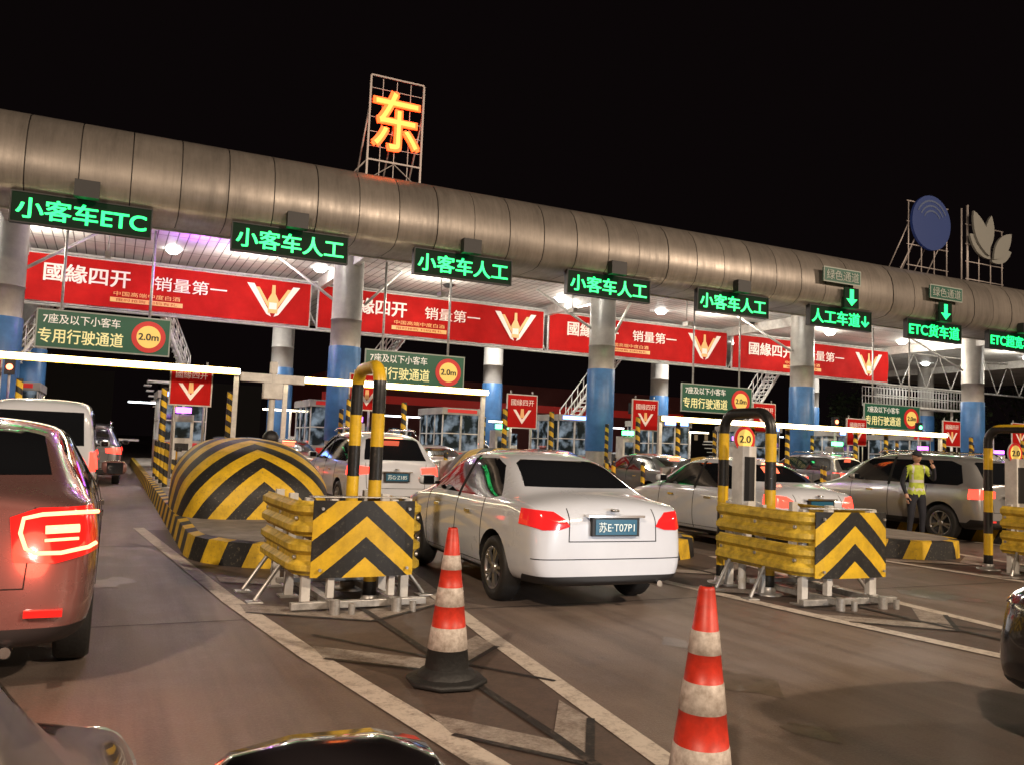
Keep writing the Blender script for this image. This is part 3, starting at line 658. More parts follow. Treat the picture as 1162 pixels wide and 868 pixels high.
for k in range(0,4):
    light('AREA','canopy_lane_light',(4+k*12,36,7.55),600,(1,.95,.88),.8,target=(4+k*12,36,0),parent=can)
light('POINT','purple_lamp',(2.3,28.2,7.15),150,(.50,.10,1),.06,parent=can)
rs=E('roof_character_sign',(7.4,25.0,9.36));mb=MB()
M_fr=mat('sign_frame',(.45,.40,.38),.5,.3)
M_neon=mat('neon_orange',(1,.2,.03),.4,emit=(1,.085,.012),es=2.2)
M_neon2=mat('neon_core',(1,.5,.1),.4,emit=(1,.27,.045),es=2.3)
for x in (-.86,.86): mb.box((x-.03,-.03,0),(x+.03,.03,3.42),M_fr)
for z in (.75,3.42): mb.box((-.86,-.025,z),(.86,.025,z+.05),M_fr)
for k in range(1,6): mb.box((-.83,.03,.75+k*.46),(.83,.05,.77+k*.46),M_fr)
for x in (-.45,0,.45): mb.box((x-.012,.052,.1),(x+.012,.07,3.4),M_fr)
for x in (-.86,0,.86): mb.tube([(x,.05,2.4),(x,1.5,0)],.03,M_fr,6)
mb.tube([(-.86,.0,.75),(-1.5,1.2,0)],.025,M_fr,6);mb.tube([(-.86,.02,.1),(0,.02,.75),(.86,.02,.1)],.02,M_fr,6)
mb.obj('frame',rs)
text('东',1.45,1.85,M_neon,rs,(0,-.06,2.08),bold=.04,ex=.03,name='character')
text('东',1.40,1.80,M_neon2,rs,(0,-.115,2.08),bold=0,ex=.01,name='neon_tubes')
rl=E('roof_logo_sign',(31.6,25.0,9.36));mb=MB()
M_lb=mat('logo_blue',(.03,.05,.14),.4,emit=(.05,.12,.6),es=.05);M_lw=mat('logo_white',(.24,.24,.22),.5);M_lw2=mat('logo_blue_light',(.08,.11,.2),.5)
mb.cyl((0,0,2.55),(0,.12,2.55),1.2,M_lb,40)
for x in (-1.2,-.4,.4,1.2): mb.tube([(x,.2,0),(x,.2,3.4)],.03,M_fr,6);mb.tube([(x,.2,2.4),(x,1.6,0)],.03,M_fr,6)
for z in (.6,1.5,2.5,3.4): mb.tube([(-1.3,.2,z),(1.3,.2,z)],.025,M_fr,6)
mb.tube([(-1.9,.2,0),(-.8,.2,1.8)],.03,M_fr,6)
mb.obj('disc_and_scaffold',rl)
mb=MB()
for k in range(3): mb.add([(1.0*math.cos(a)*(1-k*.22),-.02,2.55+(1.0-k*.22)*math.sin(a)) for a in [pi*(.15+.7*j/10) for j in range(11)]]+[(.92*math.cos(a)*(1-k*.22),-.02,2.55+(.92-k*.22)*math.sin(a)) for a in [pi*(.15+.7*j/10) for j in range(11)]],[(j,j+1,12+j,11+j) for j in range(10)],M_lw2)
mb.obj('disc_emblem',rl)
rl=E('roof_logo_sign',(35.6,25.0,9.36));mb=MB()
def petal(cx,cz,ang,l,w,mt,yy=0):
    pts=[];n=12
    for k in range(n+1): t=k/n;pts.append((w*math.sin(pi*t)**.8,l*t))
    for k in range(n-1,0,-1): t=k/n;pts.append((-w*math.sin(pi*t)**.8,l*t))
    ca,sa=math.cos(ang),math.sin(ang);v=[(cx+p[0]*ca-p[1]*sa,yy,cz+p[0]*sa+p[1]*ca) for p in pts];m=len(v)
    mb.add(v+[(a,b_+.1,c) for a,b_,c in v],[tuple(range(m)),tuple(range(2*m-1,m-1,-1))]+[(i,(i+1)%m,m+(i+1)%m,m+i) for i in range(m)],mt)
petal(-.2,1.6,.5,2.2,.42,M_lw);petal(0,1.5,.95,1.7,.34,M_lw,.11);petal(.1,1.5,-.75,1.8,.38,M_lw);petal(.1,1.4,-1.15,1.5,.3,M_lw,.11);petal(0,1.9,-.15,1.7,.3,M_lw,.22)
for x in (-1.2,-.4,.4,1.2): mb.tube([(x,.4,0),(x,.4,3.0)],.03,M_fr,6)
for z in (.5,1.3,2.1,3): mb.tube([(-1.3,.4,z),(1.3,.4,z)],.025,M_fr,6)
mb.tube([(-1.1,.45,3.9),(-1.1,.45,0)],.06,M_fr,6);mb.tube([(-1.5,.45,3.7),(-1.5,.45,0)],.04,M_fr,6)
mb.obj('leaf_emblem',rl)

# ---------------------------------------------------------------- LED signs
M_green=mat('led_green',(.02,.6,.2),.4,emit=(.012,1,.20),es=2.2)
M_ledbg=mat('led_panel',(.003,.006,.004),.6,emit=(.01,.2,.06),es=.06,noise=.2,nscale=30,spec=.15)
def led(x,z,txt,w=3.1,h=.72,y=23.3,arrow=False):
    e=E('led_lane_sign',(x,y,z));mb=MB()
    mb.box((-w/2,0,-h/2),(w/2,.16,h/2),M_ledbg)
    for a,b_,c,d in ((-w/2-.03,-h/2-.03,w/2+.03,-h/2),(-w/2-.03,h/2,w/2+.03,h/2+.03)): mb.box((a,-.03,b_),(c,.17,d),M_dark)
    for a in (-w/2-.03,w/2): mb.box((a,-.03,-h/2),(a+.03,.17,h/2),M_dark)
    mb.obj('panel',e)
    mb=MB()
    for sx in (-.8,.8): mb.tube([(sx,.1,h/2),(sx,.1,h/2+.4)],.03,M_steel,6)
    mb.box((-.22,-.50,h/2-.02),(.34,-.22,h/2+.40),M_dark);mb.box((.05,-.22,h/2+.04),(.12,.1,h/2+.14),M_dark);mb.obj('hangers_and_camera_box',e)
    text(txt,w*.93,h*.70,M_green,e,(0,-.012,0),bold=.022)
    if arrow:
        a=MB();y_=-.52
        a.poly([(-.10,y_,h/2+.66),(-.10,y_,h/2+.30),(-.28,y_,h/2+.30),(0,y_,h/2+.04),(.28,y_,h/2+.30),(.10,y_,h/2+.30),(.10,y_,h/2+.66)],M_green)
        a.box((-.36,y_+.008,h/2-.02),(.36,y_+.06,h/2+.72),M_ledbg)
        a.obj('down_arrow',e)
names=['小客车ETC','小客车人工','小客车人工','小客车人工','小客车人工','人工车道↓','ETC货车道','ETC超宽车道','ETC客车']
for i,n in enumerate(names): led(-.98+5*i+(.1*i if i<7 else .6),6.80,n,3.1 if i!=7 else 3.4,.72,arrow=i in (5,6))
M_gs=mat('dim_green_sign',(.03,.10,.07),.4,emit=(.1,.5,.3),es=.02);M_gt=mat('dim_text',(.34,.38,.34),.5)
for x in (24.0,29.6):
    e=E('green_channel_sign',(x,22.75,8.25));mb=MB();mb.box((-.9,0,-.25),(.9,.08,.25),M_gs);mb.box((-.93,-.01,-.28),(.93,-.003,.28),M_gt);mb.box((-.89,-.016,-.24),(.89,-.0105,.24),M_gs);mb.box((-.1,.08,-.2),(.1,.3,.2),M_steel);mb.obj('plate',e);text('绿色通道',1.6,.36,M_gt,e,(0,-.03,0),bold=.01)
M_hw=mat('sign_green',(.012,.09,.05),.35,emit=(.03,.4,.18),es=.04);M_hy=mat('sign_text',(.85,.8,.4),.4,emit=(.9,.85,.4),es=.3)
M_hw2=mat('sign_white',(.8,.8,.75),.4,emit=(1,.95,.85),es=.2)
def reserved(x,z,red=True):
    e=E('reserved_lane_sign',(x,28.0,z));mb=MB();w,h=3.65,1.15
    mb.box((-w/2,0,-h/2),(w/2,.06,h/2),M_gt);mb.box((-w/2+.04,-.008,-h/2+.04),(w/2-.04,-.001,h/2-.04),M_hw)
    for sx in (-1.2,1.2): mb.tube([(sx,.1,-h/2),(sx,.1,7.7-z)],.04,M_steel,6)
    cx=w/2-.62
    mb.cyl((cx,-.03,-.02),(cx,-.01,-.02),.48,M_redsign,32);mb.cyl((cx,-.045,-.02),(cx,-.031,-.02),.34,M_signyel,32)
    mb.obj('plate',e)
    text('7座及以下小客车',2.05,.28,M_hw2,e,(-.62,-.02,.3),bold=.008);text('专用行驶通道',2.25,.42,M_hy,e,(-.62,-.02,-.2),bold=.014);text('2.0m',.56,.2,M_dark,e,(cx,-.05,-.02),bold=.02)
for x,z in ((-.35,4.4),(9.45,4.05),(22.6,3.8),(32.8,3.6)): reserved(x,z)
M_ban=mat('banner_red',(.40,.007,.006),.7,noise=.35,nscale=.8,emit=(1,.012,.008),es=.08,bump=.15,bscale=2,spec=.15)  # faint glow added to unlit cloth so the red looks more saturated
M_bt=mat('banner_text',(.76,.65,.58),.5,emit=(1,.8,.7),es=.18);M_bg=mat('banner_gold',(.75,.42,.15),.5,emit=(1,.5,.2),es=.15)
def banner(x0,x1):
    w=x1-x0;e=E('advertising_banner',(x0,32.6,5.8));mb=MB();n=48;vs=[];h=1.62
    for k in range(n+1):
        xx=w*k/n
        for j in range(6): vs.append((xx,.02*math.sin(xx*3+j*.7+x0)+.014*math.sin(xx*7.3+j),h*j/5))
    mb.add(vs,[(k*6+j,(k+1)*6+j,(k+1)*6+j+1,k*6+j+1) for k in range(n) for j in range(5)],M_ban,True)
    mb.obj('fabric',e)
    mb=MB();
    for z in (-.05,h): mb.box((-.05,.05,z),(w+.05,.11,z+.05),M_whitep)
    for xx in (-.05,w): mb.box((xx,.05,0),(xx+.05,.11,h),M_whitep)
    mb.obj('frame',e)
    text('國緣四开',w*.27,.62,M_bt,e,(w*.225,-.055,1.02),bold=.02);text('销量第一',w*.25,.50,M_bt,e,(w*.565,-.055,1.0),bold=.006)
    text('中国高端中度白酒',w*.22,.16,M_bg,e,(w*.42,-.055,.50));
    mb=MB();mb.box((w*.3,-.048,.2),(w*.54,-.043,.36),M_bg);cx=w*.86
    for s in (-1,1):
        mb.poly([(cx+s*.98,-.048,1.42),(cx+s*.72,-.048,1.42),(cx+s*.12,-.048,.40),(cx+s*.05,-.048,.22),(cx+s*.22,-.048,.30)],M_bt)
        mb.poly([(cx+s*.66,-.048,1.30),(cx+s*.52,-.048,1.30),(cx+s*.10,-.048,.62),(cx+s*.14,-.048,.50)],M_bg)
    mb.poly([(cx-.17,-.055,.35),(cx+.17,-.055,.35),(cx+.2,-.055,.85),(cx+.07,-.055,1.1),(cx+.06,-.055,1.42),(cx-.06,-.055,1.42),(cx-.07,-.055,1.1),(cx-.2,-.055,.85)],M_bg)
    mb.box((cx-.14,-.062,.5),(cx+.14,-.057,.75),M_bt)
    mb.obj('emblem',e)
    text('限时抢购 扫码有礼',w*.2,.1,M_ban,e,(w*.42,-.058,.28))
for a,b_ in ((-13.3,-3.5),(-3.3,6.6),(6.95,16.75),(17.05,26.8),(27.2,37.8)): banner(a,b_)
M_strip=mat('led_strip',(1,.9,.7),.4,emit=(1,.84,.55),es=14)
def hbar(x0,x1,y,z):
    e=E('height_limit_bar',(0,y,0));mb=MB()
    mb.tube([(x0,-.04,z),(x1,-.04,z)],.075,M_strip,10);mb.box((x0,.04,z-.09),(x1,.13,z+.09),M_yellow);mb.obj('lit_beam',e)
    mb=MB()
    for x in (x0+.05,x1-.05):
        mb.box((x-.06,.14,.28),(x+.06,.25,z+.1),M_whitep)
    mb.obj('uprights',e)
hbar(-8,3.0,23.4,3.2);hbar(4.2,10.2,23.4,3.1);hbar(16.6,30.4,23.4,2.66)

# ---------------------------------------------------------------- booths and island clutter
def boothglass():
    m=mat('booth_glass',(.02,.03,.035),.08,emit=(.7,.85,1),es=.2);t=NT(m);tc=t.N.new('ShaderNodeTexCoord')
    n=t.noise(tc.outputs['Object'],2.3,3,.5);t.L.new(t.math('MULTIPLY',t.ramp(n,.45,.65),.30),t.b.inputs['Emission Strength']);return m
M_boothglass=boothglass()
M_boothlit=mat('booth_light',(1,1,1),.5,emit=(.85,.93,1),es=5)
M_bluelit=mat('blue_led',(.1,.2,1),.5,emit=(.15,.3,1),es=8)
M_purp=mat('purple_led',(.5,.1,1),.5,emit=(.55,.12,1),es=6)
M_grn=mat('green_signal',(.1,1,.3),.5,emit=(.1,1,.3),es=8)
M_cream=mat('booth_panel',(.33,.32,.30),.5,noise=.3,nscale=2)
def booth(x,y):
    e=E('toll_booth',(x,y,.292));mb=MB();w=.75;l=2.6
    mb.box((-w,0,0),(w,l,1.0),M_cream);mb.box((-w-.06,-.1,2.35),(w+.06,l+.1,2.6),M_cream);mb.box((-w+.02,.02,1.0),(w-.02,l-.02,2.35),M_boothglass)
    for sx in (-1,1):
        for yy in (0,.85,1.75,l-.07): mb.box((sx*w-.035 if sx>0 else -w,yy,1.0),(w if sx>0 else -w+.035,yy+.07,2.35),M_whitep)
        mb.box((sx*w-(.03 if sx>0 else 0),.07,1.6),(sx*w+(.0 if sx>0 else .03),l-.07,1.64),M_whitep)
    mb.box((-.04,-.012,1.0),(.04,.02,2.35),M_whitep);mb.box((-w+.03,-.011,1.62),(w-.03,.015,1.66),M_whitep)
    mb.box((-.6,-.115,2.42),(.6,-.101,2.55),M_bluelit if random.random()<.4 else M_redsign)
    mb.box((-.5,.3,2.30),(.5,2.2,2.345),M_boothlit)
    mb.box((-w-.005,-.02,.0),(w+.005,-.006,.35),M_diag);mb.box((-.5,-.03,.42),(.5,-.02,.92),M_redsign)
    mb.obj('cabin',e,bevel=.008)
    return e
def adsign(x,y,z=2.6):
    e=E('red_notice_sign',(x,y,.29));mb=MB()
    for sx in (-.38,.38): mb.tube([(sx,0,0),(sx,0,z+.65)],.025,M_steel,6)
    mb.box((-.54,-.06,z-.54),(.54,-.01,z+.54),M_whitep);mb.box((-.505,-.072,z-.505),(.505,-.061,z+.505),M_ban);mb.obj('board',e)
    text('國緣四开',.8,.2,M_bt,e,(0,-.085,z+.28));
    mb=MB();mb.poly([(-.32,-.082,z+.05),(-.22,-.082,z+.05),(0,-.082,z-.25),(0,-.082,z-.40)],M_bt);mb.poly([(.32,-.082,z+.05),(.22,-.082,z+.05),(0,-.082,z-.25),(0,-.082,z-.40)],M_bt);mb.poly([(-.05,-.0845,z+.08),(.05,-.0845,z+.08),(.07,-.0845,z-.2),(-.07,-.0845,z-.2)],M_bg);mb.obj('emblem',e)
def spost(x,y,h,mt,r=.055):
    e=E('striped_bollard',(x,y,.29));mb=MB();mb.cyl((0,0,0),(0,0,h),r,mt,12);mb.lathe([(.12,0),(.12,.015),(.06,.02)],M_steel,12);mb.obj('post',e)
def kiosk(x,y):
    e=E('card_machine',(x,y,.29));mb=MB();mb.box((-.28,-.2,0),(.28,.25,1.75),M_whitep);mb.box((-.2,-.215,1.1),(.2,-.201,1.55),M_boothglass);mb.box((-.18,-.22,.75),(.18,-.202,.95),M_dark);mb.box((-.24,-.21,.1),(.24,-.201,.5),M_diag);mb.obj('housing',e,bevel=.015)
    mb=MB();mb.box((-.2,-.22,1.8),(.2,-.0,1.95),M_grn if random.random()<.4 else M_purp);mb.obj('status_light',e)
for i,x in enumerate(IX):
    booth(x,27.9+2.0);kiosk(x-.3,25.6)
    adsign(x-.25,24.6-.4*(i%2),2.35+.15*(i%3))
    for k in range(4):
        spost(x-.95,20.5+k*1.6,1.0,M_diag);spost(x+.95,20.9+k*1.6,1.0,M_diag)
    for yy in (17.6,19.0): spost(x+(-.9 if yy<18 else .9),yy,.95,M_diag)
    spost(x-.9,24.0,2.4,M_diag,.08);spost(x+.75,24.0,2.4,M_diag,.08);spost(x-.45,26.7,2.2,M_diag,.07)
    e=E('boom_gate',(x+.6,33.6,.29));mb=MB();mb.box((-.16,-.16,0),(.16,.16,1.05),M_yellow);mb.box((.0,-.24,.88),(3.2,-.18,.96),M_redsign if i%2 else M_whitep);mb.obj('cabinet_and_arm',e)
    e=E('lane_signal_lamp',(x+.3,26.2,.29));mb=MB();mb.tube([(0,0,0),(0,0,2.6)],.035,M_whitep,6);mb.box((-.12,-.1,2.6),(.12,.08,3.0),M_dark);mb.cyl((0,-.1,2.8),(0,-.13,2.8),.08,M_grn if i%3 else M_red_hot,14);mb.obj('lamp_head',e)
    e=E('equipment_cabinet',(x+.2,36.5,.29));mb=MB();mb.box((-.3,-.25,0),(.3,.25,1.3),M_whitep);mb.box((-.26,-.262,.15),(.26,-.251,1.2),M_cream);mb.obj('cabinet',e,bevel=.01)
    e=E('barrier_light_post',(x-.5,31.9+3,.29));mb=MB();mb.tube([(0,0,0),(0,0,2.3)],.04,M_whitep,6);mb.box((-1.1,-.06,2.3),(1.1,-.0,2.36),M_boothlit if i%2 else M_strip);mb.obj('post_and_tube',e)
def stair(x,y,z0,z1,dx,base=.29):
    e=E('access_staircase',(x,y,0));mb=MB();n=int((z1-z0)/.19)
    for yy in (-.4,.4):
        mb.tube([(0,yy,z0),(dx,yy,z1)],.07,M_whitep,6)
        for hh in (.5,1.0): mb.tube([(0,yy,z0+hh),(dx,yy,z1+hh)],.028,M_whitep,5)
        for k in range(0,n+1,2): mb.tube([(dx*k/n,yy,z0+(z1-z0)*k/n),(dx*k/n,yy,z0+(z1-z0)*k/n+1.0)],.02,M_whitep,5)
        mb.tube([(0,yy,base),(0,yy,z0)],.05,M_whitep,6)
    for k in range(n+1): mb.box((dx*k/n-.13,-.4,z0+(z1-z0)*k/n),(dx*k/n+.13,.4,z0+(z1-z0)*k/n+.03),M_whitep)
    mb.box((-1.4,-.45,z0-.05),(-.13,.45,z0),M_whitep)
    n2=int((z0-base)/.19)
    for k in range(n2): mb.box((-1.4+.9*k/n2*1.6-.1,-.42,z0-.19*(k+1)),(-1.4+.9*k/n2*1.6+.15,.42,z0-.19*(k+1)+.03),M_whitep)
    mb.obj('flights',e)
for x,z0,z1,dx in ((2.5,3.4,7.2,-1.6),(8.4,2.3,6.4,2.8),(18.7,2.3,6.2,3.0),(28.4,2.2,6.0,2.8),(-4,2.2,7,2.8)): stair(x,34.0,z0,z1,dx)
e=E('catwalk',(0,34,0));mb=MB();mb.box((38,-.5,4.6),(45,.5,4.7),M_whitep)
for yy in (-.5,.5):
    for h in (.5,1.0): mb.tube([(38,yy,4.7+h),(45,yy,4.7+h)],.03,M_whitep,5)
    for k in range(29): mb.tube([(38+k*.25,yy,4.7),(38+k*.25,yy,5.7)],.016,M_whitep,4)
for x in (38.3,44.7): mb.tube([(x,0,.0),(x,0,4.6)],.08,M_whitep,6)
mb.obj('deck_and_railing',e)
for x in (-.4,9.6,14.6,19.6): 
    e=E('ceiling_camera',(x,26.2,6.4));mb=MB();mb.tube([(0,0,1.3),(0,0,.1)],.02,M_whitep,5);mb.box((-.08,-.2,-.05),(.08,.15,.1),M_whitep);mb.obj('housing',e)

# ---------------------------------------------------------------- background
M_mar=mat('maroon_cladding',(.12,.035,.03),.7,noise=.4,nscale=.3,emit=(1,.2,.15),es=.008)
e=E('service_building',(0,0,0));mb=MB();mb.box((14,62,0),(46,74,6.5),M_mar);mb.box((13.8,61.9,4.4),(46.2,61.97,5.0),M_redsign)
for k in range(10): mb.box((16+k*3,61.9,1.0),(17.8+k*3,61.97,2.6),M_boothglass)
mb.obj('walls',e)
M_dbld=mat('distant_building',(.03,.028,.03),.8)
M_win=mat('distant_window',(.5,.4,.2),.5,emit=(1,.7,.4),es=.16)
for x,y,w,h in ((6,130,14,9),(-12,150,12,11),(24,140,10,7),(80,120,20,9)):
    e=E('distant_building',(x,y,0));mb=MB();mb.box((0,0,0),(w,8,h),M_dbld);mb.box((w*.2,1,h),(w*.5,6,h+1.2),M_dbld)
    for a in range(int(w/2.2)):
        for b_ in range(int(h/3)):
            if random.random()<.15: mb.box((1+a*2.2,-.05,1+b_*3),(1.7+a*2.2,-.01,2.0+b_*3),M_win)
    mb.obj('block',e)
M_leaf=mat('foliage',(.05,.075,.03),.7,noise=.5,nscale=1.2);M_bark=mat('bark',(.08,.06,.04),.9,bump=.4)
def tree(x,y,h):
    e=E('broadleaf_tree',(x,y,0));mb=MB();mb.cyl((0,0,0),(0,0,h*.5),.18,M_bark,8,r2=.1)
    cl=[]
    for k in range(12):
        a=random.random()*6.28;r=random.uniform(.3,1)*h*.28;z=h*random.uniform(.45,.95);cl.append((r*math.cos(a)*(1.3-z/h*.7),r*math.sin(a)*(1.3-z/h*.7),z));mb.tube([(0,0,h*.4),cl[-1]],.04,M_bark,5)
    mb.obj('trunk',e);mb=MB()
    for c in cl:
        R=h*random.uniform(.09,.17)
        for k in range(110):
            d=Vector((random.gauss(0,1),random.gauss(0,1),random.gauss(0,.8))).normalized()*R*random.random()**.4;p=Vector(c)+d
            u=Vector((random.gauss(0,1),random.gauss(0,1),random.gauss(0,1))).normalized();v=u.orthogonal().normalized();s=random.uniform(.08,.2)
            mb.poly([(p+u*s)[:],(p+v*s*.6)[:],(p-u*s)[:],(p-v*s*.6)[:]],M_leaf)
    mb.obj('crown',e,fix=False)
for x,y,h in ((56,42,7),(60,46,8),(52,48,7),(66,44,9),(-8,60,8),(-14,56,7)): tree(x,y,h)

# ---------------------------------------------------------------- traffic worker
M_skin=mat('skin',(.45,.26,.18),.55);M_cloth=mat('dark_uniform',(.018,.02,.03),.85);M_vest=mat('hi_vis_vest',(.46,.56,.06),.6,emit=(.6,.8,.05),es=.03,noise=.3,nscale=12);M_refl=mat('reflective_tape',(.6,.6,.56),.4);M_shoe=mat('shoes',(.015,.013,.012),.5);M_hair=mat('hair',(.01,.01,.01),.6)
def person(x,y,rz):
    pe=E('traffic_worker_person',(x,y,.0),rz)
    V=[];R=[];Ed=[]
    def a(p,r,par=None):
        V.append(p);R.append(r)
        if par is not None: Ed.append((par,len(V)-1))
        return len(V)-1
    pel=a((0,0,.93),(.155,.115));
    w=a((0,.0,1.08),(.145,.105),pel);ch=a((0,-.01,1.27),(.17,.12),w);up=a((0,0,1.40),(.14,.10),ch);nk=a((0,0,1.475),(.058,.058),up);nk2=a((0,-.01,1.53),(.055,.06),nk)
    for s in (-1,1):
        h=a((s*.09,0,.87),(.10,.105),pel);k=a((s*.12,-.02,.49),(.066,.068),h);k2=a((s*.12,-.0,.42),(.06,.062),k);an=a((s*.135,.03,.10),(.043,.045),k2);ft=a((s*.14,-.02,.045),(.045,.04),an);a((s*.16,-.17,.032),(.04,.028),ft)
    s1=a((.19,0,1.41),(.068,.068),up);e1=a((.30,-.10,1.19),(.05,.05),s1);w1=a((.19,-.27,1.42),(.034,.034),e1);h1=a((.15,-.25,1.50),(.03,.038),w1)
    s2=a((-.19,0,1.41),(.068,.068),up);e2=a((-.27,.04,1.13),(.05,.05),s2);w2=a((-.26,-.09,.90),(.034,.034),e2);h2=a((-.255,-.12,.82),(.03,.04),w2)
    me=bpy.data.meshes.new('figure');me.from_pydata(V,Ed,[]);o=mesh_obj(me)
    o.modifiers.new('k','SKIN');sv=me.skin_vertices[0].data
    for i,r in enumerate(R): sv[i].radius=r
    sv[0].use_root=True
    s=o.modifiers.new('s','SUBSURF');s.levels=s.render_levels=2
    m=evalmesh(o);bpy.data.objects.remove(o)
    m.materials.clear()
    for q in (M_cloth,M_vest,M_refl,M_skin,M_shoe): m.materials.append(q)
    for p in m.polygons:
        c=p.center;p.use_smooth=True;arm=abs(c.x)>.215 or c.y<-.16 and c.z>1.1
        hand=(Vector(c)-Vector((.155,-.255,1.49))).length<.075 or (Vector(c)-Vector((-.255,-.115,.83))).length<.085
        if hand: i=3
        elif c.z>1.47 and abs(c.x)<.1 and c.y>-.12: i=3
        elif c.z<.09: i=4
        elif c.z>.90 and not arm: i=2 if (.98<c.z<1.03 or 1.14<c.z<1.19 or (c.z>1.19 and .09<abs(c.x)<.125)) else 1
        else: i=0
        p.material_index=i
    link(bpy.data.objects.new('figure',m),pe)
    mb=MB()
    for k,(l) in enumerate((.062,.072,.068,.052)):
        b0=Vector((.165-.004*k,-.275+.018*k,1.53));mb.tube([b0,b0+Vector((-.008,-.004,l*.5)),b0+Vector((-.03,.004,l*.85))],.009,M_skin,6)
        b0=Vector((-.262,-.155+.02*k,.79));mb.tube([b0,b0+Vector((.004,-.006,-l*.5)),b0+Vector((.02,-.004,-l*.95))],.009,M_skin,6)
    mb.tube([(.14,-.28,1.49),(.115,-.295,1.52),(.10,-.29,1.545)],.0105,M_skin,6);mb.tube([(-.25,-.165,.84),(-.235,-.195,.81),(-.23,-.2,.785)],.0105,M_skin,6)
    mb.obj('fingers',pe)
    mb=MB();n=20;vs=[];rows=14
    for j in range(rows+1):
        t=pi*j/rows;z=math.cos(t)
        for k in range(n):
            a_=2*pi*k/n;xx=math.sin(t)*math.cos(a_)*.076;yy=math.sin(t)*math.sin(a_)*.095
            if z<0: xx*=1-.28*z*z;yy*=1-.12*z*z
            if yy<-.05 and abs(xx)<.018 and -.35<z<.15: yy-=.018
            if yy<-.05 and .02<abs(xx)<.05 and 0<z<.3: yy+=.008
            vs.append((xx,yy-.015,1.625+z*.118))
    fc=[(j*n+k,j*n+(k+1)%n,(j+1)*n+(k+1)%n,(j+1)*n+k) for j in range(rows) for k in range(n)]
    skinf=[f for f in fc if not(vs[f[0]][2]>1.66 or (vs[f[0]][1]>.02 and vs[f[0]][2]>1.56))];hair=[f for f in fc if f not in skinf]
    mb.add(vs,skinf,M_skin,True);mb.add([((v[0])*1.07,(v[1]+.015)*1.07-.012,(v[2]-1.625)*1.05+1.628) for v in vs],hair,M_hair,True)
    for s in (-1,1):
        mb.cyl((s*.03,-.1,1.635),(s*.03,-.106,1.635),.009,M_dark,8);mb.box((s*.074-.008,-.03,1.60),(s*.074+.008,.01,1.66),M_skin)
    mb.box((-.024,-.108,1.567),(.024,-.1,1.575),mat('lips',(.3,.1,.08),.6));mb.obj('head',pe)
    mb=MB();mb.lathe([(.001,.125),(.07,.115),(.092,.07),(.094,.045)],M_cloth,20,c=(0,-.012,1.625));mb.add([(-.07,-.08,1.672),(.07,-.08,1.672),(.05,-.165,1.655),(-.05,-.165,1.655),(-.07,-.08,1.665),(.07,-.08,1.665),(.05,-.165,1.648),(-.05,-.165,1.648)],[(0,1,2,3),(4,5,6,7),(0,1,5,4),(1,2,6,5),(2,3,7,6),(3,0,4,7)],M_cloth);mb.obj('cap',pe)
person(14.25,11.6,rad(-20))

# ---------------------------------------------------------------- text finalize
bpy.context.view_layer.update();dg=bpy.context.evaluated_depsgraph_get()
for objs,w,h,sh in texts:
    for q,(o,(dx,dy)) in enumerate(zip(objs,sh)):
        me=bpy.data.meshes.new_from_object(o.evaluated_get(dg),depsgraph=dg)
        xs=[v.co.x for v in me.vertices];ys=[v.co.y for v in me.vertices]
        if not xs: continue
        cx,cy=(min(xs)+max(xs))/2,(min(ys)+max(ys))/2;sx=w/(max(xs)-min(xs));sy=h/(max(ys)-min(ys));em=min(sx,sy)
        for v in me.vertices: v.co.x=(v.co.x-cx)*sx+dx*em;v.co.y=(v.co.y-cy)*sy+dy*em;v.co.z+=q*.0008
        n=bpy.data.objects.new(o.name,me);link(n,o.parent);n.location=o.location;n.rotation_euler=o.rotation_euler
for objs,_,_,_ in texts:
    for o in objs: bpy.data.objects.remove(o)

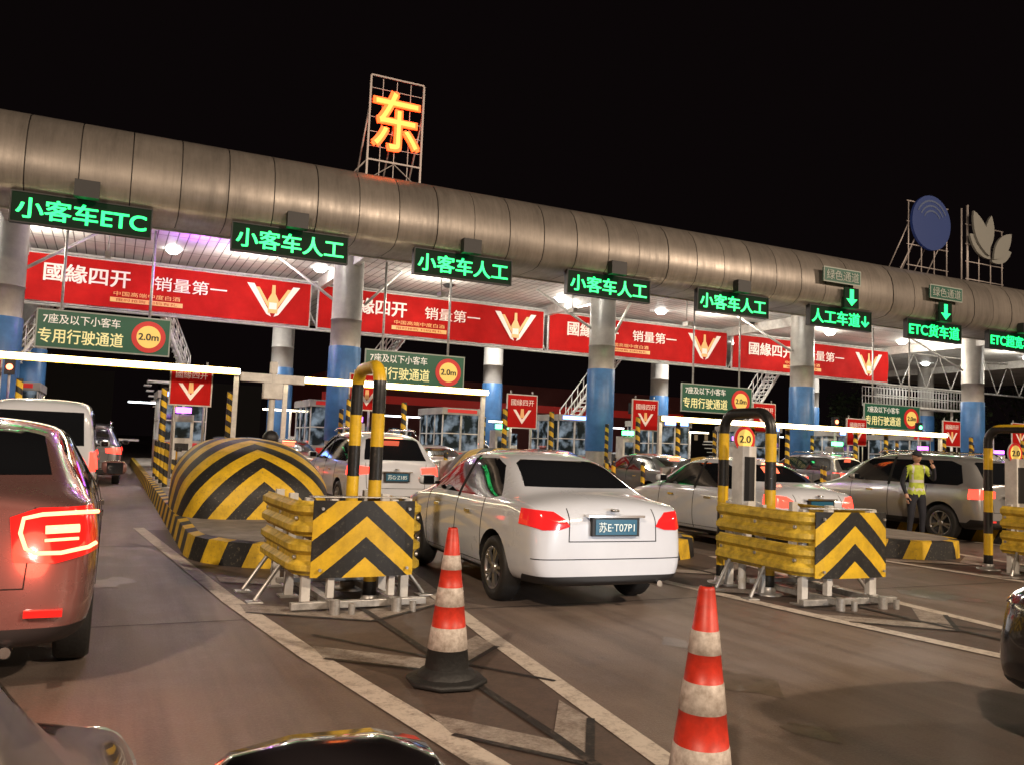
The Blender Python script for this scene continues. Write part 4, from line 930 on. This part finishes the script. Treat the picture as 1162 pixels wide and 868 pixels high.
# ---------------------------------------------------------------- lighting
WARM=(1,.78,.58)
def mast(x,y,h,power,target,colr=WARM):
    e=E('high_mast_lamp',(x,y,0));mb=MB();mb.cyl((0,0,0),(0,0,h),.22,M_steel,12,r2=.1);mb.lathe([(.9,0),(.95,.05),(.9,.1)],M_steel,16,c=(0,0,h-.2))
    d=(Vector(target)-Vector((x,y,h)));d.z=0;d.normalize()
    for k in range(6):
        a=2*pi*k/6;mb.box((.9*math.cos(a)-.2,.9*math.sin(a)-.2,h-.5),(.9*math.cos(a)+.2,.9*math.sin(a)+.2,h-.25),M_dark)
    mb.obj('pole',e);l=light('AREA','flood',(d.x*1.4,d.y*1.4,h-.6),power,colr,.9,parent=e)
    l.rotation_euler=(Vector(target)-Vector((x,y,h))).to_track_quat('-Z','Y').to_euler()
mast(-14,-14,16,6000,(4,14,3));mast(16,-22,18,9000,(12,14,4));mast(42,-10,18,6500,(30,20,5))
for sx in (-.66,.66): light('SPOT','headlight_beam',(5.10+sx,3.22,.85),115,(.90,.94,1),.05,target=(4.4+sx,12,.35),spot=rad(75),blend=.8)
for sx in (-.66,.66): light('SPOT','headlight_beam',(-.80+sx,2.35,.8),10,(1,.9,.75),.05,target=(-.5+sx,14,-.6),spot=rad(80),blend=.8)
light('POINT','tail_glow',(-.3,4.9,.8),12,(1,.14,.07),.15)

w=bpy.data.worlds.new("World");sc.world=w;w.use_nodes=True;nt=w.node_tree
sky=nt.nodes.new('ShaderNodeTexSky');sky.sky_type='NISHITA';sky.sun_disc=False;sky.sun_elevation=rad(-6);sky.sun_rotation=rad(200)
bg=nt.nodes['Background'];mx=nt.nodes.new('ShaderNodeMix');mx.data_type='RGBA';mx.inputs[0].default_value=.85;nt.links.new(sky.outputs[0],mx.inputs[6]);mx.inputs[7].default_value=(.035,.022,.024,1)
nt.links.new(mx.outputs[2],bg.inputs['Color']);bg.inputs['Strength'].default_value=.1

# ---------------------------------------------------------------- camera
yaw=rad(25.2);p=rad(4.35);r=rad(2.3);f=960;H=1.5
R0=Vector((math.cos(yaw),-math.sin(yaw),0));Fh=Vector((math.sin(yaw),math.cos(yaw),0));Z=Vector((0,0,1))
F=Fh*math.cos(p)+Z*math.sin(p);U0=-Fh*math.sin(p)+Z*math.cos(p);R=R0*math.cos(r)+U0*math.sin(r);U=-R0*math.sin(r)+U0*math.cos(r)
cam=bpy.data.cameras.new('camera');co=bpy.data.objects.new('camera',cam);col.objects.link(co)
M=Matrix((R,U,-F)).transposed().to_4x4();M.translation=Vector((0,0,H));co.matrix_world=M;cam.lens=f/1162*36;cam.clip_start=.02;cam.clip_end=2000
sc.camera=co
